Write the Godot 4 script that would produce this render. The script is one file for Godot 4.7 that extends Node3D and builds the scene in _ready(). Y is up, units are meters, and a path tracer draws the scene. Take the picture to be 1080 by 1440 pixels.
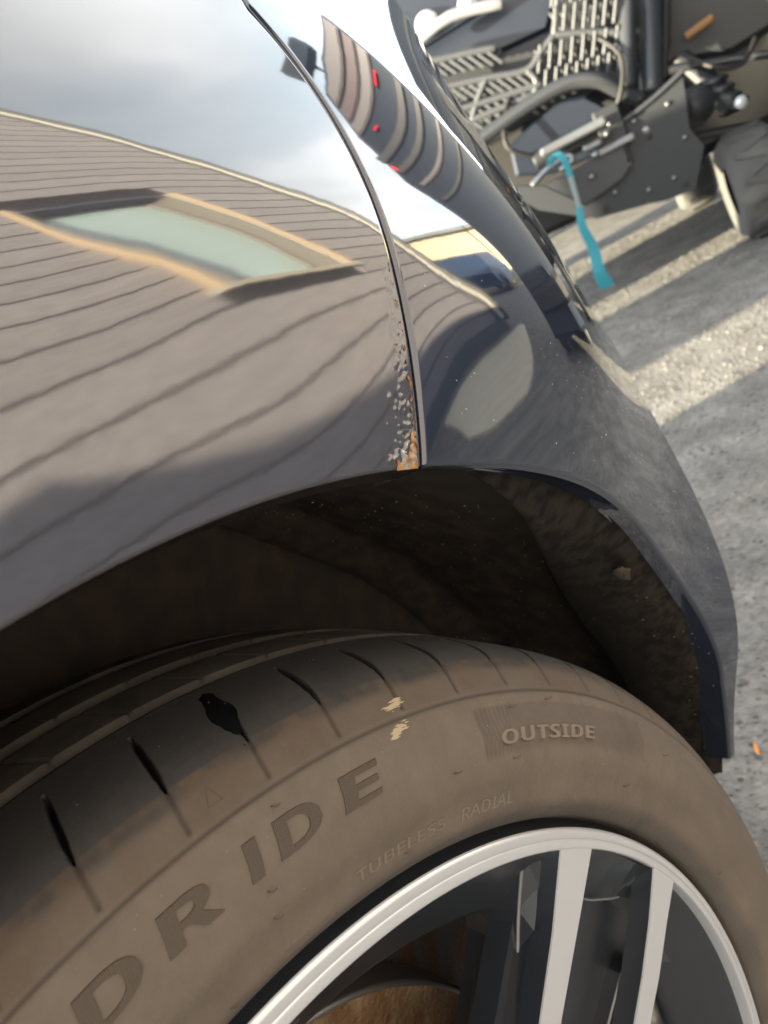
extends Node3D
# A dark blue car's front corner beside a weatherboard building, a quad bike parked ahead. Hub of the near front wheel = origin, x = car's forward, y = up, z = out of the near side. The ground is 0.33 m below the hub.

const GROUND := -0.33
# Depth (1e-5 m) of the car's skin over an even lattice in x (26) and y (46): the control heights of a cubic B-spline.
const SKIN_HEIGHTS := [
	2235,2789,3310,3797,4249,4663,5040,5379,5679,5940,6162,6346,6492,6601,6675,6716,6726,6707,6664,6598,6515,6418,6312,6201,6089,5979,5877,5783,5701,5629,5568,5512,5459,5400,5328,5235,5114,4956,4756,4508,4211,3860,3455,2995,2481,1913,
	945,1558,2139,2684,3194,3667,4102,4498,4855,5172,5449,5686,5883,6042,6163,6248,6299,6319,6309,6273,6216,6140,6050,5951,5847,5743,5642,5547,5463,5388,5324,5267,5211,5149,5069,4962,4817,4628,4389,4096,3746,3340,2875,2353,1775,1142,
	-362,310,949,1554,2122,2653,3145,3598,4011,4383,4714,5004,5253,5461,5630,5760,5853,5910,5935,5929,5898,5843,5770,5683,5586,5485,5384,5287,5198,5119,5050,4989,4933,4869,4783,4659,4488,4263,3981,3638,3233,2767,2240,1655,1012,313,
	-1679,-948,-251,411,1037,1625,2174,2683,3151,3578,3962,4305,4605,4863,5079,5253,5388,5484,5544,5569,5564,5531,5475,5399,5310,5212,5109,5008,4912,4825,4749,4683,4625,4568,4476,4332,4130,3865,3534,3137,2673,2145,1554,903,195,-569,
	-2999,-2210,-1455,-736,-54,590,1194,1758,2280,2760,3197,3591,3942,4248,4512,4731,4908,5044,5139,5196,5217,5206,5167,5104,5021,4925,4821,4714,4610,4513,4428,4357,4299,4249,4148,3981,3743,3433,3049,2593,2067,1475,819,103,-670,-1498,
	-4310,-3464,-2653,-1878,-1141,-444,214,830,1404,1935,2423,2867,3267,3622,3931,4195,4415,4589,4721,4810,4858,4870,4848,4797,4721,4627,4521,4409,4296,4190,4095,4018,3960,3914,3800,3604,3325,2963,2521,2003,1413,757,38,-740,-1574,-2461,
	-5601,-4699,-3834,-3006,-2216,-1467,-759,-93,531,1111,1647,2138,2584,2985,3339,3647,3908,4122,4290,4411,4488,4523,4519,4479,4410,4317,4209,4091,3971,3856,3753,3670,3610,3562,3425,3192,2865,2447,1945,1365,714,-3,-781,-1616,-2505,-3446,
	-6858,-5902,-4984,-4105,-3266,-2468,-1712,-1000,-331,294,874,1410,1899,2343,2739,3088,3390,3642,3846,4000,4107,4165,4179,4151,4086,3992,3878,3751,3622,3500,3390,3306,3245,3178,3007,2732,2353,1879,1318,681,-26,-797,-1626,-2510,-3446,-4432,
	-8064,-7057,-6088,-5161,-4275,-3432,-2633,-1879,-1169,-504,116,690,1218,1699,2134,2521,2860,3149,3388,3576,3712,3796,3829,3814,3754,3657,3531,3389,3243,3106,2989,2903,2836,2734,2531,2217,1790,1263,652,-35,-789,-1604,-2476,-3400,-4374,-5395,
	-9201,-8144,-7128,-6155,-5227,-4343,-3506,-2714,-1969,-1270,-618,-11,549,1063,1530,1949,2321,2643,2915,3135,3302,3414,3471,3473,3424,3327,3193,3035,2870,2717,2591,2499,2428,2303,2065,1695,1211,633,-25,-755,-1548,-2400,-3306,-4262,-5265,-6312,
	-10248,-9143,-8082,-7068,-6101,-5182,-4312,-3490,-2716,-1990,-1312,-680,-96,442,934,1379,1777,2127,2427,2677,2873,3015,3100,3127,3097,3014,2886,2727,2556,2397,2268,2175,2105,1939,1641,1206,660,28,-678,-1448,-2277,-3160,-4093,-5072,-6095,-7160,
	-11183,-10033,-8931,-7879,-6878,-5928,-5031,-4184,-3389,-2645,-1949,-1302,-703,-150,357,819,1235,1604,1927,2200,2423,2593,2706,2762,2760,2703,2597,2457,2301,2151,2031,1940,1826,1575,1199,705,113,-560,-1302,-2105,-2962,-3868,-4820,-5815,-6850,-7923,
	-11984,-10791,-9651,-8565,-7535,-6560,-5641,-4779,-3970,-3216,-2513,-1860,-1256,-698,-186,281,705,1085,1421,1711,1953,2145,2283,2366,2391,2360,2282,2174,2052,1921,1801,1693,1498,1176,739,200,-428,-1131,-1900,-2725,-3601,-4522,-5484,-6486,-7523,-8594,
	-12629,-11396,-10221,-9106,-8050,-7056,-6123,-5251,-4438,-3683,-2983,-2336,-1739,-1188,-682,-219,202,583,923,1221,1476,1684,1840,1942,1987,1976,1921,1845,1771,1687,1585,1424,1148,758,269,-310,-967,-1693,-2479,-3318,-4202,-5128,-6091,-7088,-8117,-9176,
	-13098,-11829,-10623,-9482,-8406,-7398,-6457,-5583,-4775,-4030,-3344,-2715,-2137,-1606,-1118,-671,-262,111,448,749,1013,1235,1412,1537,1604,1616,1584,1534,1488,1421,1287,1063,734,299,-230,-840,-1521,-2264,-3059,-3901,-4783,-5702,-6654,-7636,-8645,-9680,
	-13375,-12074,-10841,-9678,-8587,-7569,-6626,-5759,-4964,-4240,-3582,-2984,-2440,-1942,-1486,-1066,-680,-323,5,304,576,817,1022,1183,1292,1342,1344,1317,1281,1152,941,641,249,-233,-797,-1431,-2127,-2875,-3668,-4501,-5369,-6268,-7195,-8148,-9124,-10123,
	-13448,-12120,-10865,-9686,-8584,-7562,-6623,-5768,-4996,-4305,-3688,-3138,-2645,-2198,-1788,-1410,-1057,-727,-417,-125,148,403,635,831,980,1071,1102,1080,993,790,490,106,-354,-884,-1476,-2125,-2822,-3562,-4338,-5147,-5984,-6848,-7736,-8646,-9577,-10526,
	-13309,-11963,-10694,-9504,-8398,-7377,-6447,-5610,-4869,-4222,-3663,-3180,-2758,-2381,-2038,-1718,-1415,-1126,-849,-581,-323,-76,151,347,494,576,582,513,359,104,-245,-673,-1168,-1720,-2321,-2963,-3643,-4355,-5096,-5863,-6654,-7467,-8301,-9154,-10025,-10911,
	-12959,-11604,-10331,-9142,-8040,-7029,-6112,-5299,-4595,-4003,-3518,-3122,-2794,-2511,-2257,-2018,-1787,-1562,-1340,-1120,-906,-701,-517,-367,-267,-234,-283,-414,-627,-924,-1299,-1741,-2239,-2781,-3360,-3971,-4610,-5273,-5960,-6668,-7396,-8143,-8908,-9691,-10489,-11302,
	-12407,-11056,-9792,-8617,-7532,-6542,-5650,-4867,-4206,-3678,-3282,-2992,-2778,-2610,-2468,-2335,-2203,-2067,-1927,-1784,-1642,-1510,-1399,-1326,-1302,-1346,-1464,-1657,-1921,-2251,-2639,-3076,-3551,-4059,-4593,-5149,-5726,-6323,-6937,-7570,-8221,-8889,-9573,-10274,-10989,-11717,
	-11671,-10339,-9100,-7954,-6904,-5953,-5106,-4371,-3768,-3315,-3015,-2840,-2750,-2713,-2701,-2694,-2682,-2659,-2625,-2582,-2538,-2501,-2480,-2500,-2571,-2701,-2893,-3145,-3453,-3807,-4198,-4617,-5058,-5517,-5991,-6478,-6979,-7495,-8025,-8571,-9133,-9712,-10306,-10915,-11537,-12172,
	-10780,-9484,-8287,-7190,-6195,-5307,-4533,-3883,-3373,-3018,-2818,-2751,-2782,-2874,-2995,-3122,-3240,-3343,-3431,-3507,-3575,-3642,-3728,-3852,-4019,-4233,-4495,-4801,-5144,-5513,-5901,-6298,-6701,-7106,-7515,-7927,-8346,-8774,-9212,-9665,-10132,-10614,-11110,-11621,-12145,-12681,
	-9772,-8531,-7395,-6368,-5453,-4655,-3983,-3445,-3054,-2816,-2728,-2770,-2915,-3128,-3375,-3631,-3881,-4117,-4335,-4537,-4727,-4910,-5108,-5335,-5595,-5889,-6214,-6565,-6935,-7314,-7693,-8067,-8432,-8785,-9130,-9469,-9805,-10143,-10488,-10844,-11212,-11594,-11989,-12398,-12819,-13251,
	-8686,-7519,-6465,-5529,-4714,-4027,-3475,-3066,-2806,-2695,-2725,-2881,-3138,-3465,-3833,-4217,-4599,-4969,-5321,-5655,-5972,-6277,-6588,-6917,-7264,-7631,-8012,-8402,-8793,-9177,-9547,-9897,-10224,-10529,-10813,-11081,-11338,-11589,-11841,-12100,-12368,-12648,-12940,-13243,-13558,-13884,
	-7556,-6479,-5524,-4694,-3995,-3432,-3012,-2739,-2614,-2633,-2788,-3062,-3433,-3875,-4363,-4872,-5386,-5891,-6379,-6847,-7295,-7723,-8145,-8571,-9002,-9435,-9867,-10291,-10700,-11087,-11446,-11772,-12064,-12322,-12549,-12749,-12930,-13098,-13260,-13423,-13592,-13769,-13956,-14153,-14361,-14578,
	-6402,-5428,-4583,-3871,-3298,-2869,-2587,-2454,-2468,-2622,-2905,-3301,-3790,-4350,-4958,-5593,-6237,-6876,-7500,-8103,-8682,-9233,-9762,-10282,-10791,-11287,-11765,-12220,-12644,-13032,-13379,-13682,-13939,-14151,-14323,-14460,-14568,-14656,-14731,-14801,-14872,-14946,-15028,-15119,-15218,-15327]

var mats := {}
var taken := {}
var rng := RandomNumberGenerator.new()
var wobble := FastNoiseLite.new()

# ---------------------------------------------------------------- helpers
func numbered(called: String) -> String:
	var n: int = taken.get(called, 0)
	taken[called] = n + 1
	return called if n == 0 else "%s_%03d" % [called, n]

func thing(called: String, label: String, category: String, at := Vector3.ZERO, group := "") -> Node3D:
	var o := Node3D.new()
	o.name = numbered(called)
	add_child(o, true)
	o.position = at
	o.set_meta("label", label)
	o.set_meta("category", category)
	if group: o.set_meta("group", group)
	return o

func part(called: String, mesh: Mesh, m: Material, parent: Node) -> MeshInstance3D:
	var o := MeshInstance3D.new()
	o.name = called
	o.mesh = mesh
	o.material_override = m
	parent.add_child(o, true)
	return o

func structure(called: String, mesh: Mesh, m: Material) -> MeshInstance3D:
	var o := part(numbered(called), mesh, m, self)
	o.set_meta("kind", "structure")
	return o

func lin(r: float, g: float, b: float, a := 1.0) -> Color:
	return Color(r, g, b, a).linear_to_srgb()

func mat(called: String, c: Color, rough := 0.6, metal := 0.0, spec := 0.5) -> StandardMaterial3D:
	var m := StandardMaterial3D.new()
	m.resource_name = called
	m.albedo_color = c
	m.roughness = rough
	m.metallic = metal
	m.metallic_specular = spec
	mats[called] = m
	return m

func noise_tex(size: int, freq: float, octaves: int, lo: float, hi: float, sd := 1, normal := false, strength := 4.0) -> NoiseTexture2D:
	var n := FastNoiseLite.new()
	n.seed = sd
	n.frequency = freq
	n.fractal_octaves = octaves
	var t := NoiseTexture2D.new()
	t.width = size
	t.height = size
	t.seamless = true
	t.noise = n
	if normal:
		t.as_normal_map = true
		t.bump_strength = strength
	else:
		var g := Gradient.new()
		g.set_color(0, Color(lo, lo, lo))
		g.set_color(1, Color(hi, hi, hi))
		t.color_ramp = g
	return t

func grid(rows: Array, flip := false, cols: Array = [], uv: Array = []) -> ArrayMesh:
	var nr := rows.size()
	var nc: int = rows[0].size()
	var v := PackedVector3Array()
	var nn := PackedVector3Array()
	var ix := PackedInt32Array()
	var cc := PackedColorArray()
	var uu := PackedVector2Array()
	v.resize(nr * nc)
	nn.resize(nr * nc)
	for i in nr:
		var r0: PackedVector3Array = rows[maxi(i - 1, 0)]
		var r1: PackedVector3Array = rows[i]
		var r2: PackedVector3Array = rows[mini(i + 1, nr - 1)]
		var wrap := r1[0].is_equal_approx(r1[nc - 1])
		for j in nc:
			var a := j - 1
			var b := j + 1
			if a < 0: a = nc - 2 if wrap else 0
			if b >= nc: b = 1 if wrap else nc - 1
			var n := (r2[j] - r0[j]).cross(r1[b] - r1[a])
			if n.length_squared() < 1e-20: n = Vector3.UP
			v[i * nc + j] = r1[j]
			nn[i * nc + j] = -n.normalized() if flip else n.normalized()
		if cols: cc.append_array(cols[i])
		if uv: uu.append_array(uv[i])
	for i in nr - 1:
		for j in nc - 1:
			var p := i * nc + j
			if flip: ix.append_array([p, p + nc, p + 1, p + 1, p + nc, p + nc + 1])
			else: ix.append_array([p, p + 1, p + nc, p + 1, p + nc + 1, p + nc])
	var arr := []
	arr.resize(Mesh.ARRAY_MAX)
	arr[Mesh.ARRAY_VERTEX] = v
	arr[Mesh.ARRAY_NORMAL] = nn
	arr[Mesh.ARRAY_INDEX] = ix
	if cols: arr[Mesh.ARRAY_COLOR] = cc
	if uv: arr[Mesh.ARRAY_TEX_UV] = uu
	var m := ArrayMesh.new()
	m.add_surface_from_arrays(Mesh.PRIMITIVE_TRIANGLES, arr)
	return m

func joined(meshes: Array) -> ArrayMesh:
	var st := SurfaceTool.new()
	st.begin(Mesh.PRIMITIVE_TRIANGLES)
	for m in meshes: st.append_from(m, 0, Transform3D())
	return st.commit()

func moved(m: Mesh, t: Transform3D) -> ArrayMesh:
	var st := SurfaceTool.new()
	st.begin(Mesh.PRIMITIVE_TRIANGLES)
	st.append_from(m, 0, t)
	return st.commit()

func smooth_path(p: Array, per := 6) -> PackedVector3Array:
	var out := PackedVector3Array()
	for i in p.size() - 1:
		var a: Vector3 = p[maxi(i - 1, 0)]
		var b: Vector3 = p[i]
		var c: Vector3 = p[i + 1]
		var d: Vector3 = p[mini(i + 2, p.size() - 1)]
		for k in per: out.append(b.cubic_interpolate(c, a, d, float(k) / per))
	out.append(p[-1])
	return out

# round bar along a path, radius may change along it, ends closed
func tube(p: PackedVector3Array, r0: float, r1 := -1.0, sides := 14) -> ArrayMesh:
	if r1 < 0: r1 = r0
	var rows := []
	var up := Vector3.UP
	var n := p.size()
	for i in n:
		var t := (p[mini(i + 1, n - 1)] - p[maxi(i - 1, 0)]).normalized()
		if absf(t.dot(up)) > 0.95: up = Vector3(1, 0, 0.1)
		var x := up.cross(t).normalized()
		var y := t.cross(x)
		up = y
		var r := lerpf(r0, r1, float(i) / maxi(n - 1, 1))
		var ring := PackedVector3Array()
		var cap := PackedVector3Array()
		for k in sides + 1:
			var a := TAU * k / sides
			ring.append(p[i] + (x * cos(a) + y * sin(a)) * r)
			cap.append(p[i] + (x * cos(a) + y * sin(a)) * r * 0.75 + t * r * (0.25 if i else -0.25))
		var tip := PackedVector3Array()
		tip.resize(sides + 1)
		tip.fill(p[i] + t * r * (0.3 if i else -0.3))
		if i == 0: rows.append_array([tip, cap])
		rows.append(ring)
		if i == n - 1: rows.append_array([cap, tip])
	return grid(rows, true)

# a flat outline (x, y) pushed from z0 to z1 with small bevels on the front edge
func slab(outline: PackedVector2Array, z0: float, z1: float, bevel := 0.0) -> ArrayMesh:
	var o := outline
	if Geometry2D.is_polygon_clockwise(o): o.reverse()
	var st := SurfaceTool.new()
	st.begin(Mesh.PRIMITIVE_TRIANGLES)
	var inner := o
	if bevel > 0.0:
		var off := Geometry2D.offset_polygon(o, -bevel)
		if off.size() == 1 and off[0].size() == o.size():
			# line the shrunk outline up with the first corner
			var best := 0
			for k in o.size():
				if off[0][k].distance_to(o[0]) < off[0][best].distance_to(o[0]): best = k
			inner = PackedVector2Array()
			for k in o.size(): inner.append(off[0][(best + k) % o.size()])
		else: bevel = 0.0
	var tri := Geometry2D.triangulate_polygon(inner)
	st.set_smooth_group(-1)
	for k in range(0, tri.size(), 3):
		var p := [inner[tri[k]], inner[tri[k + 1]], inner[tri[k + 2]]]
		if (p[1] - p[0]).cross(p[2] - p[0]) > 0: p.reverse()
		for q in p: st.add_vertex(Vector3(q.x, q.y, z1))
	tri = Geometry2D.triangulate_polygon(o)
	for k in range(0, tri.size(), 3):
		var p := [o[tri[k]], o[tri[k + 1]], o[tri[k + 2]]]
		if (p[1] - p[0]).cross(p[2] - p[0]) < 0: p.reverse()
		for q in p: st.add_vertex(Vector3(q.x, q.y, z0))
	var n := o.size()
	for k in n:
		var l := (k + 1) % n
		var a := Vector3(o[k].x, o[k].y, z0)
		var b := Vector3(o[l].x, o[l].y, z0)
		var c := Vector3(o[l].x, o[l].y, z1 - bevel)
		var d := Vector3(o[k].x, o[k].y, z1 - bevel)
		for q in [a, c, b, a, d, c]: st.add_vertex(q)
		if bevel > 0.0:
			var e := Vector3(inner[l].x, inner[l].y, z1)
			var f := Vector3(inner[k].x, inner[k].y, z1)
			for q in [d, e, c, d, f, e]: st.add_vertex(q)
	st.generate_normals()
	return st.commit()

# box with bevelled edges, centre at c
func block(size: Vector3, c: Vector3, bevel := 0.004) -> ArrayMesh:
	var h := size / 2
	var b := minf(bevel, minf(h.x, minf(h.y, h.z)) * 0.6)
	var pts := []
	for s in [-1.0, 1.0]:
		pts.append([Vector2(h.x - b, h.y - b), s * h.z])
	var sec := [[-h.z, -b], [-h.z + b, 0.0], [h.z - b, 0.0], [h.z, -b]]
	var rows := []
	var st := SurfaceTool.new()
	st.begin(Mesh.PRIMITIVE_TRIANGLES)
	st.set_smooth_group(-1)
	var rings := []
	for s in sec:
		var w: float = h.x + s[1]
		var g: float = h.y + s[1]
		var k := b
		rings.append([Vector3(-w, -g + k, s[0]), Vector3(-w + k, -g, s[0]), Vector3(w - k, -g, s[0]), Vector3(w, -g + k, s[0]), Vector3(w, g - k, s[0]), Vector3(w - k, g, s[0]), Vector3(-w + k, g, s[0]), Vector3(-w, g - k, s[0])])
	for i in 3:
		for k in 8:
			var l := (k + 1) % 8
			for q in [rings[i][k], rings[i + 1][l], rings[i][l], rings[i][k], rings[i + 1][k], rings[i + 1][l]]: st.add_vertex(q + c)
	for k in range(1, 7):
		for q in [rings[0][0], rings[0][k], rings[0][k + 1]]: st.add_vertex(q + c)
		for q in [rings[3][0], rings[3][k + 1], rings[3][k]]: st.add_vertex(q + c)
	st.generate_normals()
	return st.commit()

# profile of (radius, z) turned about the z axis
func lathe(profile: Array, a0 := 0.0, a1 := TAU, steps := 96, flip := false) -> ArrayMesh:
	var rows := []
	for p in profile:
		var row := PackedVector3Array()
		for k in steps + 1:
			var a := lerpf(a0, a1, float(k) / steps)
			row.append(Vector3(p.x * cos(a), p.x * sin(a), p.y))
		rows.append(row)
	return grid(rows, flip)

func at_polar(rho: float, degrees: float) -> Vector2:
	return Vector2(cos(deg_to_rad(degrees)), sin(deg_to_rad(degrees))) * rho

# ---------------------------------------------------------------- the car's skin
func bw(t: float) -> Vector4:
	var s := 1.0 - t
	return Vector4(s * s * s, 3 * t * t * t - 6 * t * t + 4, -3 * t * t * t + 3 * t * t + 3 * t + 1, t * t * t) / 6.0

func lattice(x: float, y: float) -> float:
	var a := clampf((x + 0.08) / 0.58 * 23.0, 0.0, 22.9999)
	var b := clampf((y + 0.05) / 0.69 * 43.0, 0.0, 42.9999)
	var i := int(a)
	var j := int(b)
	var wa := bw(a - i)
	var wb := bw(b - j)
	var z := 0.0
	for k in 4:
		var o := (i + k) * 46 + j
		z += wa[k] * (SKIN_HEIGHTS[o] * wb.x + SKIN_HEIGHTS[o + 1] * wb.y + SKIN_HEIGHTS[o + 2] * wb.z + SKIN_HEIGHTS[o + 3] * wb.w)
	return z * 1e-5 + 1.6e-6 * wobble.get_noise_2d(x * 170.0, y * 170.0) + 9e-6 * wobble.get_noise_2d(x * 34.0 + 50.0, y * 34.0)

func skin(x: float, y: float) -> float:
	var cx := clampf(x, -0.055, 0.45)
	var cy := clampf(y, -0.04, 0.61)
	var z := lattice(cx, cy)
	if cx > 0.25 and cy < 0.06: z = lerpf(z, lattice(cx, 0.06) - (0.06 - cy) * 0.26, smoothstep(0.25, 0.33, cx))
	if x != cx:
		var e := 0.002
		if x < cx:
			var s := (lattice(cx + e, cy) - z) / e
			z += s * 0.15 * (exp((x - cx) / 0.15) - 1.0)
		else:
			var s := (z - lattice(cx - e, cy)) / e
			z += s * (x - cx) - 0.9 * (x - cx) * (x - cx)
	if y != cy:
		var e := 0.002 * signf(y - cy)
		z += (z - lattice(cx, cy - e)) / e * (y - cy) if x == cx else -0.35 * (y - cy) * signf(y - cy)
	return z

func skin_at(x: float, y: float) -> Vector3:
	return Vector3(x, y, skin(x, y))

func skin_normal(x: float, y: float) -> Vector3:
	var e := 0.001
	return Vector3(-(skin(x + e, y) - skin(x - e, y)), -(skin(x, y + e) - skin(x, y - e)), 2 * e).normalized()

# the shut line between wing and bumper, as an angle about the hub
func seam(rho: float) -> float:
	var d := rho - 0.455
	return deg_to_rad(62.1 + (333.0 if d < 0 else 142.0) * d * d * (1.0 if rho < 0.585 else 0.0) + (2.4 if rho >= 0.585 else 0.0))

func arch_radius(phi: float) -> float:
	var d := rad_to_deg(phi)
	return 0.402 + 0.0088 * smoothstep(60.0, 32.0, d) * smoothstep(2.0, 24.0, d)

# how far forward the bumper's side runs before it turns across the nose
func nose_x(y: float) -> float:
	return lerpf(0.4065, 0.456, smoothstep(-0.01, 0.235, y))

# ---------------------------------------------------------------- sky
func cloud_sky() -> PanoramaSkyMaterial:
	var w := 1024
	var h := 512
	var big := FastNoiseLite.new()
	big.seed = 11
	big.frequency = 0.55
	big.fractal_octaves = 5
	var fine := FastNoiseLite.new()
	fine.seed = 5
	fine.frequency = 1.7
	fine.fractal_octaves = 4
	var im := Image.create(w, h, false, Image.FORMAT_RGBF)
	for j in h:
		var el := PI * (0.5 - (j + 0.5) / h)
		var y := sin(el)
		for i in w:
			var az := TAU * (i + 0.5) / w
			var d := Vector3(sin(az) * cos(el), y, cos(az) * cos(el))
			var c := Color(0.5, 0.5, 0.5)
			if y > -0.02:
				var q := d / (maxf(y, 0.0) + 0.22)
				var n := big.get_noise_3d(q.x, 0.0, q.z) * 0.5 + 0.5
				var f := fine.get_noise_3d(q.x, 3.0, q.z) * 0.5 + 0.5
				var cover := smoothstep(0.24, 0.58, n * 0.72 + f * 0.28)
				var blue := Color(0.74, 0.87, 0.96).lerp(Color(0.92, 1.02, 1.08), pow(1.0 - clampf(y, 0, 1), 2.0))
				var white := Color(1.24, 1.25, 1.24) * (0.66 + 0.62 * f)
				c = blue.lerp(white, cover * 0.92) * lerpf(1.60, 0.48, clampf(y * 1.3, 0, 1))
			im.set_pixel(i, j, c)
	var m := PanoramaSkyMaterial.new()
	m.panorama = ImageTexture.create_from_image(im)
	return m

func _ready() -> void:
	rng.seed = 77
	wobble.seed = 3
	wobble.frequency = 1.0
	# --- camera
	var cam := Camera3D.new()
	cam.name = "camera"
	add_child(cam)
	cam.transform = Transform3D(Basis(Vector3(0.60294, -0.44939, 0.65917), Vector3(0.54305, 0.83647, 0.07355), Vector3(-0.58443, 0.31362, 0.74839)).orthonormalized(), Vector3(0.009, 0.434, 0.214))
	var lens := CameraAttributesPhysical.new()
	lens.frustum_focal_length = 18.02
	lens.frustum_focus_distance = 0.30
	lens.exposure_aperture = 9.5
	lens.frustum_near = 0.01
	lens.frustum_far = 600.0
	cam.attributes = lens
	cam.fov = 67.34
	cam.near = 0.01
	cam.far = 600.0
	cam.current = true
	# --- sky, sun, exposure
	var we := WorldEnvironment.new()
	we.name = "world_environment"
	var env := Environment.new()
	env.background_mode = Environment.BG_SKY
	var sky := Sky.new()
	sky.sky_material = cloud_sky()
	env.sky = sky
	env.background_energy_multiplier = 0.47
	env.tonemap_mode = Environment.TONE_MAPPER_LINEAR
	env.tonemap_exposure = 7.6
	env.sdfgi_enabled = true
	env.ssao_enabled = true
	env.ssil_enabled = true
	we.environment = env
	add_child(we)
	var sun := DirectionalLight3D.new()
	sun.name = "sun"
	add_child(sun)
	sun.look_at_from_position(Vector3(-0.80, 0.146, -0.53), Vector3.ZERO)
	sun.light_energy = 1.6
	sun.light_color = Color(1.0, 0.935, 0.79)
	sun.light_angular_distance = 0.7
	sun.shadow_enabled = true
	# --- things
	make_materials()
	make_ground()
	make_building()
	make_shed()
	make_car()
	make_quad()
	make_far_things()

func make_materials() -> void:
	var p := mat("car_paint", lin(0.011, 0.0155, 0.030), 0.05, 0.0, 0.62)
	p.clearcoat_enabled = true
	p.clearcoat = 1.0
	p.clearcoat_roughness = 0.012
	var dp: StandardMaterial3D = p.duplicate()
	dp.resource_name = "dusty_paint"
	dp.albedo_color = lin(0.034, 0.033, 0.038)
	dp.metallic_specular = 0.80
	mats["dusty_paint"] = dp
	var rub := mat("tyre_rubber", Color.WHITE, 0.72, 0.0, 0.35)
	rub.vertex_color_use_as_albedo = true
	rub.heightmap_enabled = true
	rub.heightmap_texture = noise_tex(512, 0.05, 4, 0, 1, 21)
	rub.heightmap_scale = 0.02
	rub.uv1_triplanar = true
	rub.uv1_scale = Vector3(14, 14, 14)
	var le := mat("tyre_lettering", lin(0.083, 0.067, 0.051), 0.7, 0.0, 0.35)
	var hatch := Image.create(64, 8, false, Image.FORMAT_RGB8)
	for i in 64:
		for j in 8: hatch.set_pixel(i, j, Color.WHITE * (0.55 + 0.45 * absf(sin(PI * i / 64.0 * 1.0))))
	le.heightmap_enabled = true
	le.heightmap_texture = ImageTexture.create_from_image(hatch)
	le.heightmap_scale = 0.05
	le.uv1_scale = Vector3(1400, 1, 1)
	mat("tyre_lettering_plain", lin(0.165, 0.138, 0.108), 0.7, 0.0, 0.35)
	mat("tyre_print", lin(0.155, 0.130, 0.100), 0.7)
	var liner := mat("arch_liner_felt", Color.WHITE, 0.95, 0.0, 0.2)
	liner.vertex_color_use_as_albedo = true
	liner.heightmap_enabled = true
	liner.heightmap_texture = noise_tex(512, 0.06, 5, 0, 1, 8)
	liner.heightmap_scale = 0.035
	liner.albedo_texture = noise_tex(512, 0.16, 3, 0.45, 1.0, 23)
	liner.uv1_triplanar = true
	liner.uv1_scale = Vector3(26, 26, 26)
	var al := mat("machined_alloy", Color(0.80, 0.81, 0.82), 0.36, 0.45, 0.6)
	al.roughness_texture = noise_tex(256, 0.05, 4, 0.75, 1.0, 31)
	al.uv1_triplanar = true
	al.uv1_scale = Vector3(8, 8, 8)
	var bl := mat("black_wheel_paint", lin(0.018, 0.021, 0.026), 0.32, 0.0, 0.55)
	bl.clearcoat_enabled = true
	bl.clearcoat = 0.5
	bl.clearcoat_roughness = 0.2
	var ru := mat("rusty_iron", Color.WHITE, 0.85, 0.1)
	ru.vertex_color_use_as_albedo = true
	ru.heightmap_enabled = true
	ru.heightmap_texture = noise_tex(256, 0.06, 4, 0, 1, 14)
	ru.heightmap_scale = 0.12
	ru.uv1_triplanar = true
	ru.uv1_scale = Vector3(14, 14, 14)
	mat("glint_grey", lin(0.14, 0.145, 0.15), 0.25)
	mat("disc_rim", lin(0.30, 0.29, 0.27), 0.4, 0.8)
	mat("water_film", lin(0.006, 0.007, 0.009), 0.12, 0.0, 0.6)
	mat("chip_white", lin(0.55, 0.54, 0.50), 0.6)
	mat("dried_mud", lin(0.36, 0.29, 0.19), 0.95)
	mat("clod_brown", lin(0.060, 0.047, 0.034), 0.95)
	mat("grit_grey", lin(0.22, 0.20, 0.17), 0.8)
	mat("seal_black", lin(0.012, 0.012, 0.013), 0.6)
	mat("window_glass_dark", lin(0.02, 0.025, 0.028), 0.04, 0.0, 0.6)
	mat("lamp_clear", lin(0.6, 0.62, 0.64), 0.08, 0.3)
	mat("lamp_red", lin(0.45, 0.012, 0.015), 0.15)
	# outside
	var asph := mat("asphalt", Color(1.0, 0.99, 0.97), 0.86, 0.0, 0.4)
	asph.albedo_texture = noise_tex(1024, 0.045, 6, 0.44, 0.61, 4)
	asph.uv1_triplanar = true
	asph.uv1_world_triplanar = true
	asph.uv1_scale = Vector3(0.9, 0.9, 0.9)
	asph.heightmap_enabled = true
	asph.heightmap_texture = noise_tex(1024, 0.09, 4, 0, 1, 6)
	asph.heightmap_scale = 0.4
	asph.detail_enabled = true
	asph.detail_albedo = noise_tex(512, 0.012, 4, 0.72, 1.0, 17)
	asph.detail_blend_mode = BaseMaterial3D.BLEND_MODE_MUL
	var st := mat("stone_grain", Color.WHITE, 0.75)
	st.vertex_color_use_as_albedo = true
	for k in 3:
		var b := mat("weatherboard_%d" % k, [lin(0.350, 0.335, 0.372), lin(0.364, 0.348, 0.386), lin(0.336, 0.321, 0.357)][k], 0.75)
		b.albedo_texture = noise_tex(512, 0.02, 4, 0.86, 1.0, 40 + k)
		b.uv1_triplanar = true
		b.uv1_scale = Vector3(0.5, 3.0, 1.0)
	mat("timber_trim", lin(0.52, 0.40, 0.28), 0.6)
	mat("white_trim", lin(0.74, 0.72, 0.68), 0.5)
	mat("dark_pipe", lin(0.05, 0.055, 0.06), 0.4)
	mat("plinth", lin(0.10, 0.11, 0.125), 0.85)
	mat("sill_grey", lin(0.42, 0.39, 0.35), 0.7)
	mat("reveal_grey", lin(0.20, 0.19, 0.185), 0.7)
	mat("soffit_shade", lin(0.07, 0.085, 0.135), 0.6)  # shade under the window head, put into the colour
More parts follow.
